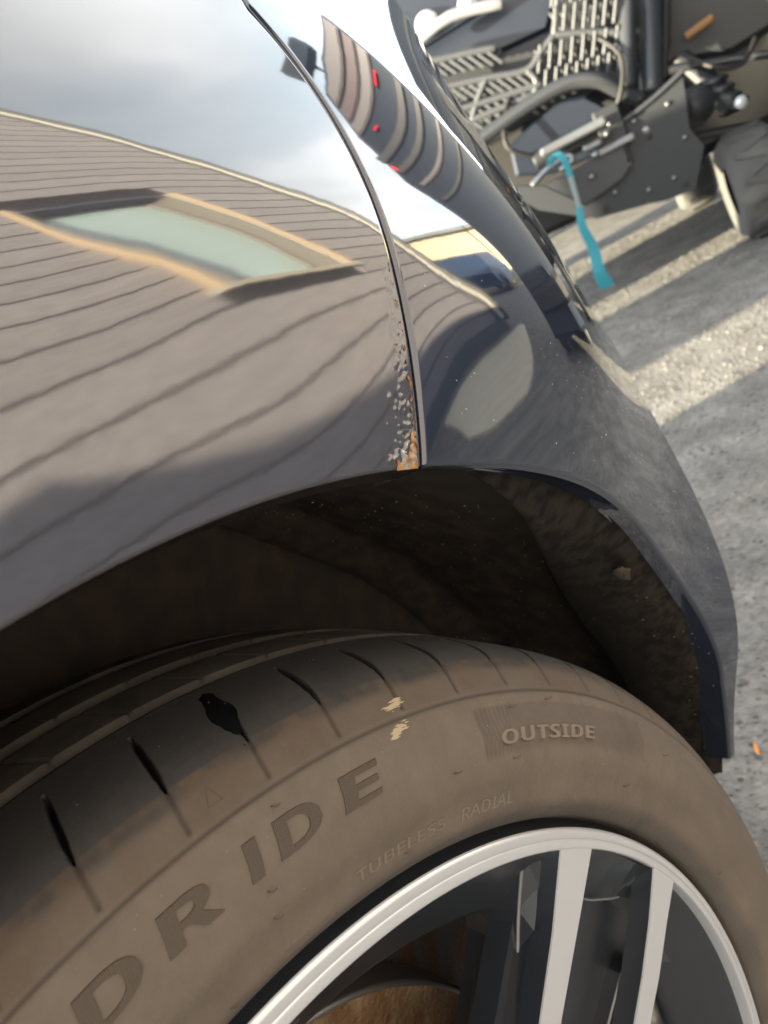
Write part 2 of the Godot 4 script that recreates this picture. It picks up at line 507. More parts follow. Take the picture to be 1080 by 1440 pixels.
	mat("blind", lin(0.36, 0.50, 0.52), 0.35)
	var pane := mat("pane", Color(0.9, 0.97, 1.0, 0.12), 0.03)
	pane.transparency = BaseMaterial3D.TRANSPARENCY_ALPHA
	mat("sun_strip_pale", lin(0.78, 0.75, 0.64), 0.85).albedo_texture = noise_tex(512, 0.03, 5, 0.85, 1.0, 12)  # its paleness takes the place of sunlight on the ground strip
	mats.sun_strip_pale.uv1_triplanar = true
	mat("roof_metal", lin(0.12, 0.13, 0.14), 0.5, 0.3)
	mat("beige_sheet", lin(0.55, 0.50, 0.40), 0.6)
	# the quad
	mat("quad_plastic", lin(0.016, 0.019, 0.023), 0.5)
	mat("quad_tube", lin(0.050, 0.055, 0.064), 0.36, 0.45)
	mat("quad_grille", lin(0.062, 0.068, 0.078), 0.45, 0.2)
	mat("quad_plate", lin(0.025, 0.029, 0.035), 0.5, 0.2)
	mat("quad_steel", lin(0.22, 0.235, 0.25), 0.3, 0.8)
	mat("quad_white", lin(0.22, 0.23, 0.25), 0.3)
	mat("quad_tyre", lin(0.085, 0.086, 0.086), 0.9)
	mat("quad_blue_black", lin(0.008, 0.013, 0.024), 0.35)
	mat("teal_webbing", lin(0.022, 0.235, 0.31), 0.6)
	mat("faded_webbing", lin(0.20, 0.26, 0.27), 0.7)
	mat("brown_wood", lin(0.25, 0.13, 0.05), 0.8)
	mat("red_trim", lin(0.62, 0.015, 0.035), 0.4)
	mat("van_white", lin(0.115, 0.11, 0.125), 0.4)
	mat("van_mauve", lin(0.075, 0.060, 0.070), 0.5)
	mat("van_dark", lin(0.012, 0.017, 0.028), 0.3)
	mat("van_grey", lin(0.038, 0.040, 0.047), 0.5)
	mat("small_car_blue", lin(0.04, 0.07, 0.14), 0.25)
	mat("leaf_orange", lin(0.62, 0.25, 0.05), 0.7)
	mat("lime_paint", lin(0.40, 0.55, 0.03), 0.5)

# ---------------------------------------------------------------- ground and buildings
func make_ground() -> void:
	var rows := []
	for i in 41:
		var r := PackedVector3Array()
		for j in 41:
			r.append(Vector3((i - 20) * 15.0, GROUND, (j - 20) * 15.0))
		rows.append(r)
	structure("ground", grid(rows, true), mats.asphalt)
	structure("sun_strip_slab", slab(PackedVector2Array([Vector2(2.55, -1.17), Vector2(3.23, -1.44), Vector2(4.4, -1.92), Vector2(4.4, -2.02), Vector2(3.45, -2.00), Vector2(3.12, -1.70), Vector2(2.75, -1.42)]), 0.0, 0.03, 0.006), mats.sun_strip_pale).transform = Transform3D(Basis(Vector3(1, 0, 0), -PI / 2), Vector3(0, GROUND - 0.014, 0))  # pale slab added to stand in for a strip of sunlit ground
	# loose and embedded stone grains near the car
	var g := SphereMesh.new()
	g.radius = 1.0
	g.height = 1.3
	g.radial_segments = 6
	g.rings = 3
	g.material = mats.stone_grain
	var mm := MultiMesh.new()
	mm.transform_format = MultiMesh.TRANSFORM_3D
	mm.use_colors = true
	mm.mesh = g
	var n := 42000
	mm.instance_count = n
	for k in n:
		var u := rng.randf()
		var x := lerpf(0.3, 5.0, u * u)
		var z := lerpf(-2.6, 0.9, rng.randf())
		var s := lerpf(0.0012, 0.0046, pow(rng.randf(), 2.0)) * (1.0 + x * 0.22)
		var b := Basis.from_euler(Vector3(rng.randf() * 0.6, rng.randf() * TAU, rng.randf() * 0.6)).scaled(Vector3(s, s * rng.randf_range(0.5, 0.9), s * rng.randf_range(0.7, 1.2)))
		mm.set_instance_transform(k, Transform3D(b, Vector3(x, GROUND + s * 0.1, z)))
		var t := rng.randf()
		var v := lerpf(0.10, 0.20, t * t) + (0.16 if rng.randf() < 0.02 else 0.0)
		mm.set_instance_color(k, Color(v, v * 0.99, v * 0.95))
	var o := MultiMeshInstance3D.new()
	o.name = "gravel"
	o.multimesh = mm
	add_child(o)
	o.set_meta("label", "loose grey stone grains lying in the asphalt beside the car")
	o.set_meta("category", "gravel")
	o.set_meta("kind", "stuff")

func make_building() -> void:
	var b := thing("weatherboard_building", "tall taupe weatherboard building with a timber framed window, mirrored in the car's side", "building", Vector3(0, 0, 2.2))
	var right := 4.46
	var left := -5.0
	var top := 5.4
	var wl := 2.70
	var wr := 3.42
	var wb := 0.80
	var wt := 2.04
	var first := 0.2310 - 5 * 0.15
	for k in 33:
		var y0 := first + k * 0.15 + 0.006
		var y1 := y0 + 0.15 - 0.012
		if y1 > top: break
		y0 = maxf(y0, GROUND + 0.13)
		if y1 < y0 + 0.02: continue
		var spans := [[left, right - 0.02]]
		if y1 > wb and y0 < wt: spans = [[left, wl - 0.064], [wr + 0.047, right - 0.02]]
		for s in spans:
			var c := Vector3((s[0] + s[1]) / 2, (y0 + y1) / 2, 0.012)
			part("board", block(Vector3(s[1] - s[0], y1 - y0, 0.024), c, 0.003), mats["weatherboard_%d" % (k * 7 % 3)], b)
	# what the boards are nailed to, round the window opening
	var back: StandardMaterial3D = mats.seal_black
	part("wall", block(Vector3(wl - left, top - GROUND, 0.22), Vector3((wl + left) / 2, (top + GROUND) / 2, 0.135), 0.0), back, b)
	part("wall", block(Vector3(right - wr - 0.03, top - GROUND, 0.22), Vector3((wr + right - 0.03) / 2, (top + GROUND) / 2, 0.135), 0.0), back, b)
	part("wall", block(Vector3(wr - wl - 0.002, wb - GROUND, 0.22), Vector3((wl + wr) / 2, (wb + GROUND) / 2, 0.135), 0.0), back, b)
	part("wall", block(Vector3(wr - wl - 0.002, top - wt, 0.22), Vector3((wl + wr) / 2, (top + wt) / 2, 0.135), 0.0), back, b)
	part("side_wall", block(Vector3(0.2, top - GROUND, 6.0), Vector3(right - 0.12, (top + GROUND) / 2, 3.25), 0.0), mats.weatherboard_0, b)
	part("side_wall", block(Vector3(0.2, top - GROUND, 6.0), Vector3(left + 0.12, (top + GROUND) / 2, 3.25), 0.0), mats.weatherboard_0, b)
	part("back_wall", block(Vector3(right - left, top - GROUND, 0.2), Vector3((right + left) / 2, (top + GROUND) / 2, 6.3), 0.0), mats.weatherboard_0, b)
	part("plinth", block(Vector3(right - left + 0.04, 0.125, 0.08), Vector3((right + left) / 2, GROUND + 0.0625, 0.02), 0.006), mats.plinth, b)
	part("corner_trim", block(Vector3(0.055, top - GROUND - 0.13, 0.04), Vector3(right - 0.01, (top + GROUND + 0.13) / 2, -0.012), 0.004), mats.white_trim, b)
	part("corner_trim", block(Vector3(0.03, top - GROUND - 0.13, 0.04), Vector3(right - 0.065, (top + GROUND + 0.13) / 2, -0.006), 0.004), mats.dark_pipe, b)
	part("downpipe", tube(PackedVector3Array([Vector3(right + 0.075, GROUND + 0.1, -0.02), Vector3(right + 0.075, top, -0.02)]), 0.034), mats.dark_pipe, b)
	part("roof", block(Vector3(right - left + 0.5, 0.08, 7.0), Vector3((right + left) / 2, top + 0.06, 3.0), 0.01), mats.roof_metal, b)
	part("gutter", tube(PackedVector3Array([Vector3(left - 0.2, top - 0.02, -0.45), Vector3(right + 0.2, top - 0.02, -0.45)]), 0.06), mats.dark_pipe, b)
	var w := Node3D.new()
	w.name = "window"
	b.add_child(w)
	for q in [[wl - 0.054, 0.017], [wr + 0.030, 0.032]]:
		part("jamb", block(Vector3(q[1], wt - wb + 0.02, 0.05), Vector3(q[0], (wt + wb) / 2, -0.004), 0.004), mats.timber_trim, w)
	for q in [[wl - 0.022, 0.044], [wr + 0.005, 0.012]]:
		part("casing", block(Vector3(q[1], wt - wb + 0.01, 0.03), Vector3(q[0], (wt + wb) / 2, 0.006), 0.003), mats.sill_grey, w)
	for x in [wl + 0.012, wr - 0.012]:
		part("reveal", block(Vector3(0.024, wt - wb, 0.15), Vector3(x, (wt + wb) / 2, 0.095), 0.002), mats.reveal_grey, w)
	part("head", block(Vector3(wr - wl - 0.05, 0.03, 0.22), Vector3((wl + wr) / 2, wt - 0.016, 0.12), 0.002), mats.soffit_shade, w)
	part("sill", block(Vector3(wr - wl + 0.16, 0.035, 0.26), Vector3((wl + wr) / 2, wb - 0.016, 0.09), 0.004), mats.sill_grey, w)
	part("blind", block(Vector3(wr - wl - 0.06, wt - wb - 0.06, 0.01), Vector3((wl + wr) / 2, (wt + wb) / 2, 0.17), 0.002), mats.blind, w)
	part("pane", block(Vector3(wr - wl - 0.06, wt - wb - 0.06, 0.006), Vector3((wl + wr) / 2, (wt + wb) / 2, 0.155), 0.001), mats.pane, w)
	for x in [wl + 0.045, wr - 0.045]:
		part("frame", block(Vector3(0.035, wt - wb - 0.07, 0.05), Vector3(x, (wt + wb) / 2, 0.15), 0.003), mats.reveal_grey, w)

func make_shed() -> void:
	var b := thing("beige_shed", "pale beige sheet metal shed with a dark roof edge, beyond the weatherboard wall", "shed", Vector3(15.0, GROUND, 7.5))
	b.rotation.y = -0.35
	part("wall", block(Vector3(0.2, 2.5, 7.0), Vector3(0, 1.25, 0), 0.01), mats.beige_sheet, b)
	part("side_wall", block(Vector3(6.0, 2.5, 0.2), Vector3(3.1, 1.25, -3.4), 0.01), mats.beige_sheet, b)
	part("side_wall", block(Vector3(6.0, 2.5, 0.2), Vector3(3.1, 1.25, 3.4), 0.01), mats.beige_sheet, b)
	for k in 30:
		part("rib", block(Vector3(0.05, 2.44, 0.06), Vector3(-0.12, 1.23, -3.3 + k * 0.227), 0.01), mats.beige_sheet, b)
	part("roof", block(Vector3(7.0, 0.14, 7.6), Vector3(3.0, 2.58, 0), 0.02), mats.roof_metal, b)

# ---------------------------------------------------------------- the car
var blisters := []

func blister(x: float, y: float) -> float:
	var h := 0.0
	for b in blisters:
		var dx: float = x - b.x
		var dy: float = y - b.y
		var q: float = (dx * dx + dy * dy) / (b.z * b.z)
		if q < 1.0: h += b.w * (1.0 - q) * (1.0 - q)
	return h

# skin point that may be rolled over an edge: a = roll towards the seam, b = roll towards the hub (0..1), then a flange
func rolled(rho: float, phi: float, side: float, a: float, b: float, fa: float, fb: float, r: float, slope: float) -> Vector3:
	var x := rho * cos(phi)
	var y := rho * sin(phi)
	var p := skin_at(x, y)
	if a <= 0.0 and b <= 0.0 and fa <= 0.0 and fb <= 0.0: return p
	var n := skin_normal(x, y)
	var t1 := Vector3(-sin(phi), cos(phi), 0) * side
	t1 = (t1 - n * t1.dot(n)).normalized()
	var t2 := Vector3(-cos(phi), -sin(phi), 0)
	t2 = (t2 - n * t2.dot(n)).normalized()
	p += t1 * r * sin(a * PI / 2) + t2 * r * sin(b * PI / 2)
	p -= n * r * ((1 - cos(a * PI / 2)) + (1 - cos(b * PI / 2)))
	p -= n * (fa + fb)
	p += t2 * fb * slope
	return p

func rho_limit(phi: float, x0: float, x1: float, y0: float, y1: float) -> float:
	var m := 9.0
	var c := cos(phi)
	var s := sin(phi)
	if c > 1e-4: m = minf(m, x1 / c)
	if c < -1e-4: m = minf(m, x0 / c)
	if s > 1e-4: m = minf(m, y1 / s)
	if s < -1e-4: m = minf(m, y0 / s)
	return m

func wing_mesh() -> ArrayMesh:
	var cols := []
	for k in [0, 1, 2, 3, 4]: cols.append([0.0, 1.0 - k * 0.25, 0.011 if k == 0 else 0.0])
	cols.insert(0, [0.0, 1.0, 0.014])
	for k in range(1, 51): cols.append([k * 0.08, 0.0, 0.0])
	for k in range(1, 91): cols.append([4.0 + k * 0.27, 0.0, 0.0])
	for k in range(1, 61): cols.append([28.3 + k * 1.72, 0.0, 0.0])
	var rws := []
	for k in [0, 1, 2, 3, 4]: rws.append([0.0, 1.0 - k * 0.25, 0.0])
	rws.insert(0, [0.0, 1.0, 0.010])
	for k in range(1, 251): rws.append([pow(k / 250.0, 1.45), 0.0, 0.0])
	var rows := []
	for rw in rws:
		var row := PackedVector3Array()
		for cl in cols:
			var phi := 0.0
			var rho := 0.402
			for it in 2:
				phi = seam(rho) + 0.0018 / rho + deg_to_rad(cl[0])
				rho = lerpf(0.402, rho_limit(phi, -0.78, 1.0, -0.12, 0.6), rw[0])
			var p := rolled(rho, phi, -1.0, cl[1], rw[1], cl[2] if cl[1] == 1.0 and cl == cols[0] else 0.0, rw[2], 0.0011, 0.15)
			if cl[0] < 4.0 and rho < 0.50 and rw[2] == 0.0:
				var h := blister(p.x, p.y)
				if h > 0.0: p += Vector3(0.12, 0.12, 0.98) * h
			row.append(p)
		rows.append(row)
	return grid(rows, false)

func bumper_mesh() -> ArrayMesh:
	var cols := []
	cols.append([0.0, 1.0, 0.014])
	for k in [0, 1, 2, 3, 4]: cols.append([0.0, 1.0 - k * 0.25, 0.0])
	for k in range(1, 41): cols.append([k * 0.1, 0.0, 0.0])
	for k in range(1, 201): cols.append([4.0 + k * 0.305, 0.0, 0.0])
	var rws := []
	rws.append([0.0, 1.0, 0.0075])
	rws.append([0.0, 1.0, 0.004])
	for k in [0, 1, 2, 3, 4]: rws.append([0.0, 1.0 - k * 0.25, 0.0])
	for k in range(1, 131): rws.append([pow(k / 130.0, 1.1), 0.0, 0.0])
	var rows := []
	for rw in rws:
		var row := PackedVector3Array()
		for cl in cols:
			var phi := 0.0
			var rho := 0.402
			var y_on := 0.3
			for it in 4:
				phi = seam(rho) - 0.0026 / rho - deg_to_rad(cl[0])
				rho = lerpf(arch_radius(phi), rho_limit(phi, -1.0, nose_x(y_on), -0.12, 0.6), rw[0])
				y_on = rho_limit(phi, -1.0, nose_x(y_on), -0.12, 0.6) * sin(phi)
			row.append(rolled(rho, phi, 1.0, cl[1], rw[1], cl[2], rw[2] * lerpf(1.7, 0.85, smoothstep(4.0, 24.0, rad_to_deg(phi))) * smoothstep(68.0, 34.0, rad_to_deg(phi)), 0.0022 * smoothstep(66.0, 40.0, rad_to_deg(phi)) + 0.0011 if rw[1] > 0 else 0.0020, 0.5))
		rows.append(row)
	return grid(rows, true)

func front_mesh() -> ArrayMesh:
	var rows := []
	for i in 41:
		var y := lerpf(-0.026, 0.6, i / 40.0)
		var row := PackedVector3Array()
		var p := skin_at(nose_x(y), y)
		var q := skin_at(nose_x(y) - 0.008, y)
		var a := atan2(q.z - p.z, 0.008)
		row.append(p)
		var st := 0.006
		for k in 26:
			a = lerpf(a, deg_to_rad(85), lerpf(0.45, 0.16, smoothstep(0.0, 0.25, y)))
			p += Vector3(cos(a), 0, -sin(a)) * st
			row.append(p)
		var e := Vector3(p.x + 0.05, y, -0.875)
		for k in range(1, 11): row.append(p.lerp(e, k / 10.0) + Vector3(0.02 * sin(PI * k / 10.0), 0, 0))
		rows.append(row)
	# top lip, running back under the bonnet
	var last: PackedVector3Array = rows[-1]
	for k in range(1, 9):
		var row := PackedVector3Array()
		for p in last: row.append(Vector3(p.x - 0.10 * k / 8.0 * k / 8.0 - 0.01 * k, p.y + 0.075 * sin(k / 8.0 * PI / 2), p.z - 0.05 * k / 8.0 * (1.0 if p.z > -0.8 else 0.0)))
		rows.append(row)
	return grid(rows, true)

func bonnet_mesh() -> ArrayMesh:
	var rows := []
	for i in 61:
		var x := lerpf(-0.95, 0.456, i / 60.0)
		var row := PackedVector3Array()
		var z0 := skin(x, 0.6)
		for j in 46:
			var s := pow(j / 45.0, 1.8) * (z0 + 0.875)
			row.append(Vector3(x, 0.6 + 0.085 * (1 - exp(-s / 0.028)) + 0.05 * (1.0 - pow(1.0 - s / (z0 + 0.875), 2.0)) - maxf(0.0, x - 0.2) * 0.12 * minf(1.0, s / 0.1), z0 - s))
		rows.append(row)
	return grid(rows, true)

func side_mesh(x0: float, x1: float, wheel_x: float) -> ArrayMesh:
	var rows := []
	var n := 60
	for i in n + 1:
		var x := lerpf(x0, x1, float(i) / n)
		var yb := -0.12
		var d := absf(x - wheel_x)
		if d < 0.402: yb = maxf(yb, sqrt(0.402 * 0.402 - d * d))
		var row := PackedVector3Array()
		var tail := maxf(0.0, -2.9 - x)
		for j in 25:
			var y := lerpf(yb, 0.6, j / 24.0)
			row.append(Vector3(x, y, skin(-0.78, y) - tail * tail * 0.35))
		row.insert(0, Vector3(x, yb, skin(-0.78, yb) - 0.04 - tail * tail * 0.35))
		rows.append(row)
	return grid(rows, true)

func mirrored(m: Mesh) -> ArrayMesh:
	return moved(m, Transform3D(Basis(Vector3(1, 0, 0), Vector3(0, 1, 0), Vector3(0, 0, -1)), Vector3(0, 0, -1.75)))

# the liner of the wheel arch, from the panel's edge inwards
func liner_deg(i: int) -> float:
	return -5.0 + 0.25 * i if i <= 300 else 70.0 + 1.22 * (i - 300)

func liner_mesh() -> ArrayMesh:
	var rows := []
	var colours := []
	var n := FastNoiseLite.new()
	n.seed = 9
	n.frequency = 45.0
	n.fractal_octaves = 4
	var fine := FastNoiseLite.new()
	fine.seed = 19
	fine.frequency = 260.0
	fine.fractal_octaves = 2
	for j in 111:
		var w := j / 110.0
		var row := PackedVector3Array()
		var crow := PackedColorArray()
		for i in 401:
			var deg := liner_deg(i)
			var phi := deg_to_rad(deg)
			var r_in := lerpf(0.4035, 0.406, smoothstep(56.0, 66.0, deg))
			var sp := skin_at(r_in * cos(phi), r_in * sin(phi))
			var z0 := sp.z - lerpf(0.008, 0.016, smoothstep(58.0, 66.0, deg))
			var fold := lerpf(0.25, 0.008, smoothstep(20.0, 61.0, deg))
			var r := r_in - 0.006 * smoothstep(0.0, 0.05, w) - 0.016 * smoothstep(0.0, fold, w) * smoothstep(60.0, 40.0, deg) + 0.026 * smoothstep(fold, fold + 0.07, w) * smoothstep(66.0, 52.0, deg)
			r -= 0.02 * smoothstep(0.82, 1.0, w)
			# pressed ribs across the arch
			r -= 0.012 * smoothstep(0.25, 0.4, w) * (smoothstep(93, 94.2, deg) - smoothstep(101, 102.2, deg) + smoothstep(120, 121.5, deg) - smoothstep(131, 132.5, deg))
			var z := lerpf(z0, -0.27, w)
			var p := Vector3(r * cos(phi), r * sin(phi), z)
			var q := n.get_noise_3dv(p)
			var f := fine.get_noise_3dv(p)
			r += 0.00015 * q
			p = Vector3(r * cos(phi), r * sin(phi), z)
			row.append(p)
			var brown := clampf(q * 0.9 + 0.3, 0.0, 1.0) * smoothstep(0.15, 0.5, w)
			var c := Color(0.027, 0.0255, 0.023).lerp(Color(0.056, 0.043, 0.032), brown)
			c *= lerpf(1.05, 3.6, smoothstep(fold, fold + 0.1, w))  # painted lighter past the fold, in place of light missing deep inside
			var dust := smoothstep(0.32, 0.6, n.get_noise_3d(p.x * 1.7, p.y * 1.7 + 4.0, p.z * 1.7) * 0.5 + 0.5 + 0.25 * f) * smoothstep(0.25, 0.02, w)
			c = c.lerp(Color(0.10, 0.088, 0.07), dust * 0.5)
			if f > 0.62: c = c.lerp(Color(0.12, 0.10, 0.075), 0.35)
			crow.append(c)
		rows.append(row)
		colours.append(crow)
	# inner wall towards the strut, felt as well, with a pressed channel
	for k in range(1, 41):
		var row := PackedVector3Array()
		var crow := PackedColorArray()
		var base: PackedVector3Array = rows[110]
		for i in base.size():
			var deg := liner_deg(i)
			var v := Vector2(base[i].x, base[i].y) * (1.0 - 0.018 * k)
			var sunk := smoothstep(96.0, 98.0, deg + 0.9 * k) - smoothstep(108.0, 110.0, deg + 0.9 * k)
			var p := Vector3(v.x, v.y, -0.272 - 0.001 * k - 0.02 * sunk)
			var q := n.get_noise_3dv(p)
			var f := fine.get_noise_3dv(p)
			p.z += 0.0004 * q
			row.append(p)
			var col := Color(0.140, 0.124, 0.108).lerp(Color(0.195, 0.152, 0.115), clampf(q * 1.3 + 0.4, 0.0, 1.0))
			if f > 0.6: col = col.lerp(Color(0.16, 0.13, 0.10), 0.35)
			crow.append(col * (1.0 - 0.55 * sunk))  # channel painted darker too, shade put into its colour
		rows.append(row)
		colours.append(crow)
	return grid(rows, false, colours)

# ---------------------------------------------------------------- the wheel
const TYRE_PROFILE := [[0.2470, -0.016], [0.2524, -0.010], [0.2548, -0.0028], [0.262, 0.004], [0.272, 0.0062], [0.280, 0.008], [0.290, 0.0068], [0.296, 0.0055], [0.302, 0.002], [0.309, -0.002], [0.3155, -0.008], [0.3205, -0.014], [0.3250, -0.023], [0.3277, -0.036], [0.3292, -0.055], [0.3305, -0.085], [0.3310, -0.12], [0.3300, -0.155], [0.3270, -0.185], [0.3200, -0.205], [0.305, -0.216], [0.285, -0.217], [0.262, -0.208], [0.248, -0.198]]

func side_z(rho: float) -> float:
	for k in range(1, TYRE_PROFILE.size()):
		var a: Array = TYRE_PROFILE[k - 1]
		var b: Array = TYRE_PROFILE[k]
		if rho <= b[0]: return lerpf(a[1], b[1], (rho - a[0]) / (b[0] - a[0]))
	return -0.05

func tyre_mesh() -> ArrayMesh:
	var pts := []
	for q in TYRE_PROFILE: pts.append(Vector3(q[0], q[1], 0))
	var line := smooth_path(pts, 40)
	# even spacing, finer on the tread
	var prof := PackedVector3Array()
	var acc := 0.0
	prof.append(line[0])
	for k in range(1, line.size()):
		acc += line[k].distance_to(line[k - 1])
		var step := 0.0011 if line[k].x > 0.3 and line[k].y > -0.17 else 0.0028
		if acc >= step:
			prof.append(line[k])
			acc = 0.0
	prof.append(line[-1])
	var degs := PackedFloat32Array()
	var d := 22.0
	while d < 382.0:
		degs.append(d)
		d += 0.125 if d < 128.0 else 2.0
	degs.append(382.0)
	var blotch := FastNoiseLite.new()
	blotch.seed = 33
	blotch.frequency = 30.0
	blotch.fractal_octaves = 4
	var rows := []
	var colours := []
	for i in prof.size():
		var p: Vector3 = prof[i]
		var t := (prof[mini(i + 1, prof.size() - 1)] - prof[maxi(i - 1, 0)]).normalized()
		var nn := Vector2(t.y, -t.x) * -1.0
		if nn.dot(Vector2(p.x - 0.28, p.y + 0.1)) < 0: nn = -nn
		var outer := p.y > -0.1
		var row := PackedVector3Array()
		var crow := PackedColorArray()
		for dg in degs:
			var h := 0.0
			var dark := 0.0
			if p.x > 0.312 and p.y > -0.2:
				for g in [[-0.0735, 0.0032], [-0.114, 0.0042], [-0.156, 0.0042]]:
					var e: float = absf(p.y - g[0])
					h -= 0.0055 * smoothstep(g[1] + 0.0012, g[1] - 0.0006, e)
				# slits across the shoulder, and the thin lines that run on from them to the sidewall
				var pitch := 5.62
				var ph := fposmod(dg - 83.5 - (p.y + 0.05) * 38.0 + pitch / 2, pitch) - pitch / 2
				var dist := absf(ph) * 0.01745 * p.x
				if p.y > -0.055 and p.y < -0.017:
					var wdt := 0.0007 * smoothstep(-0.055, -0.046, p.y) * smoothstep(-0.017, -0.028, p.y) + 0.0003
					var s := smoothstep(wdt + 0.0004, wdt - 0.0002, dist)
					h -= 0.0042 * s
					dark = maxf(dark, s)
				elif p.y >= -0.019 and p.y < -0.004:
					var s := smoothstep(0.0014, 0.0002, dist)
					h -= 0.0007 * s
					dark = maxf(dark, s * 0.45)
				# fine sipes on the middle ribs
				if p.y < -0.078 and p.y > -0.15:
					var ph2 := fposmod(dg * 1.0 + (p.y + 0.08) * 60.0, pitch) - pitch / 2
					h -= 0.0012 * smoothstep(0.0014, 0.0004, absf(ph2) * 0.01745 * p.x)
			if outer and p.x < 0.32:
				h -= 0.0006 * smoothstep(0.0011, 0.0002, absf(p.x - 0.3095))
				dark = maxf(dark, 0.55 * smoothstep(0.0010, 0.0001, absf(p.x - 0.3095)))
				h += 0.0008 * smoothstep(0.0022, 0.0, absf(p.x - 0.2625))
				# sunken field behind the small word
				if p.x > 0.2862 and p.x < 0.3052 and dg > 33.0 and dg < 56.7: h -= 0.00035
			var q := p + Vector3(nn.x, nn.y, 0) * h
			var ph3 := deg_to_rad(dg)
			var w := Vector3(q.x * cos(ph3), q.x * sin(ph3), q.y)
			row.append(w)
			var b := blotch.get_noise_3dv(w)
			var b2 := blotch.get_noise_3d(w.x * 4.0, w.y * 4.0, w.z * 4.0 + 7.0)
			var dust := smoothstep(-0.0142, -0.0095, p.y + b * 0.0012) if outer else 0.15
			if p.x < 0.27: dust *= lerpf(0.45, 1.0, smoothstep(0.255, 0.268, p.x + b * 0.004))
			var c := Color(0.046, 0.0455, 0.0445).lerp(Color(0.118, 0.097, 0.078), dust)
			if p.x > 0.3095 and p.y > -0.0165: c = c.lerp(Color(0.088, 0.067, 0.051), clampf(0.55 + 0.9 * b + 0.5 * b2, 0.0, 1.0))
			if p.x > 0.2862 and p.x < 0.3052 and dg > 33.0 and dg < 56.7 and outer: c *= 0.84 - (0.12 if dg > 52.9 + 60.0 * (0.3 - p.x) and fposmod(dg * 6.0 + p.x * 900.0, 1.0) < 0.5 else 0.0)
			c *= 1.0 + 0.13 * b + 0.10 * b2
			if p.y < -0.066: c = c.lerp(Color(0.105, 0.092, 0.074) * (0.8 + 0.5 * b), 0.75)  # inner ribs painted lighter in place of light the body blocks
			c = c.lerp(Color(0.012, 0.012, 0.012), dark)
			crow.append(c)
		rows.append(row)
		colours.append(crow)
	return grid(rows, true, colours)

# lettering laid onto the sidewall between two angles and two radii
func bent_text(text: String, deg0: float, deg1: float, r0: float, r1: float, lean: float, lift: float, font_name := "Droid Sans", weight := 700) -> ArrayMesh:
	var f := SystemFont.new()
	f.font_names = PackedStringArray([font_name])
	f.font_weight = weight
	var tm := TextMesh.new()
	tm.font = f
	tm.text = text
	tm.font_size = 64
	tm.pixel_size = 0.01
	tm.depth = 0.06
	tm.curve_step = 2.0
	var arr := tm.get_mesh_arrays()
	var v: PackedVector3Array = arr[Mesh.ARRAY_VERTEX]
	var ix: PackedInt32Array = arr[Mesh.ARRAY_INDEX]
	var lo := Vector3(1e9, 1e9, 1e9)
	var hi := -lo
	for p in v:
		lo = lo.min(p)
		hi = hi.max(p)
	var st := SurfaceTool.new()
	st.begin(Mesh.PRIMITIVE_TRIANGLES)
	st.set_smooth_group(-1)
	var todo := []
	for k in range(0, ix.size(), 3): todo.append([v[ix[k]], v[ix[k + 1]], v[ix[k + 2]]])
	var big := (hi.y - lo.y) * 0.2
	while todo:
		var t: Array = todo.pop_back()
		var l := [t[0].distance_to(t[1]), t[1].distance_to(t[2]), t[2].distance_to(t[0])]
		var m: int = l.find(l.max())
		if l[m] > big:
			var a: Vector3 = t[m]
			var b: Vector3 = t[(m + 1) % 3]
			var c: Vector3 = t[(m + 2) % 3]
			todo.append([a, (a + b) / 2, c])
			todo.append([(a + b) / 2, b, c])
			continue
		for p in t:
			var u: float = (p.x - lo.x) / (hi.x - lo.x)
			var w: float = (p.y - lo.y) / (hi.y - lo.y)
			var rho := lerpf(r0, r1, w)
			var q := at_polar(rho, lerpf(deg0, deg1, u) + lean * (1.0 - w))
			var z := side_z(rho) + (lift if p.z > (lo.z + hi.z) / 2 else -0.0015)
			st.set_uv(Vector2(u * deg_to_rad(absf(deg0 - deg1)) * r0, w * (r1 - r0)))
			st.add_vertex(Vector3(q.x, q.y, z))
	st.generate_normals()
	return st.commit()

func poly(pairs: Array) -> PackedVector2Array:
	var out := PackedVector2Array()
	for p in pairs: out.append(p)
	return out

func turned(m: Mesh, deg: float) -> ArrayMesh:
	return moved(m, Transform3D(Basis(Vector3(0, 0, 1), deg_to_rad(deg)), Vector3.ZERO) * Transform3D(Basis(), Vector3(-0.0031, 0.0066, 0)))

func ring_mesh(profile: Array) -> ArrayMesh:
	var rows := []
	for p in profile:
		var row := PackedVector3Array()
		for k in 361:
			var f := smoothstep(8.0, 76.0, float(k)) - smoothstep(110.0, 300.0, float(k))
			var rr: float = lerpf(0.2505, p.x, lerpf(0.84, 1.24, f)) if p.x < 0.2505 else p.x
			var v := at_polar(rr, k)
			row.append(Vector3(v.x, v.y, p.y))
		rows.append(row)
	return grid(rows)

# strips of facets between three edges: a wall going back, the far flank, the near flank
func facets(low: Array, ridge: Array, high: Array) -> ArrayMesh:
	var st := SurfaceTool.new()
	st.begin(Mesh.PRIMITIVE_TRIANGLES)
	st.set_smooth_group(-1)
	var deep := []
	for p in low: deep.append(Vector3(p.x, p.y, p.z - 0.007))
	for pair in [[deep, low], [low, ridge], [ridge, high]]:
		for k in low.size() - 1:
			for q in [pair[0][k], pair[1][k], pair[1][k + 1], pair[0][k], pair[1][k + 1], pair[0][k + 1]]: st.add_vertex(q)
	st.generate_normals()
	return st.commit()

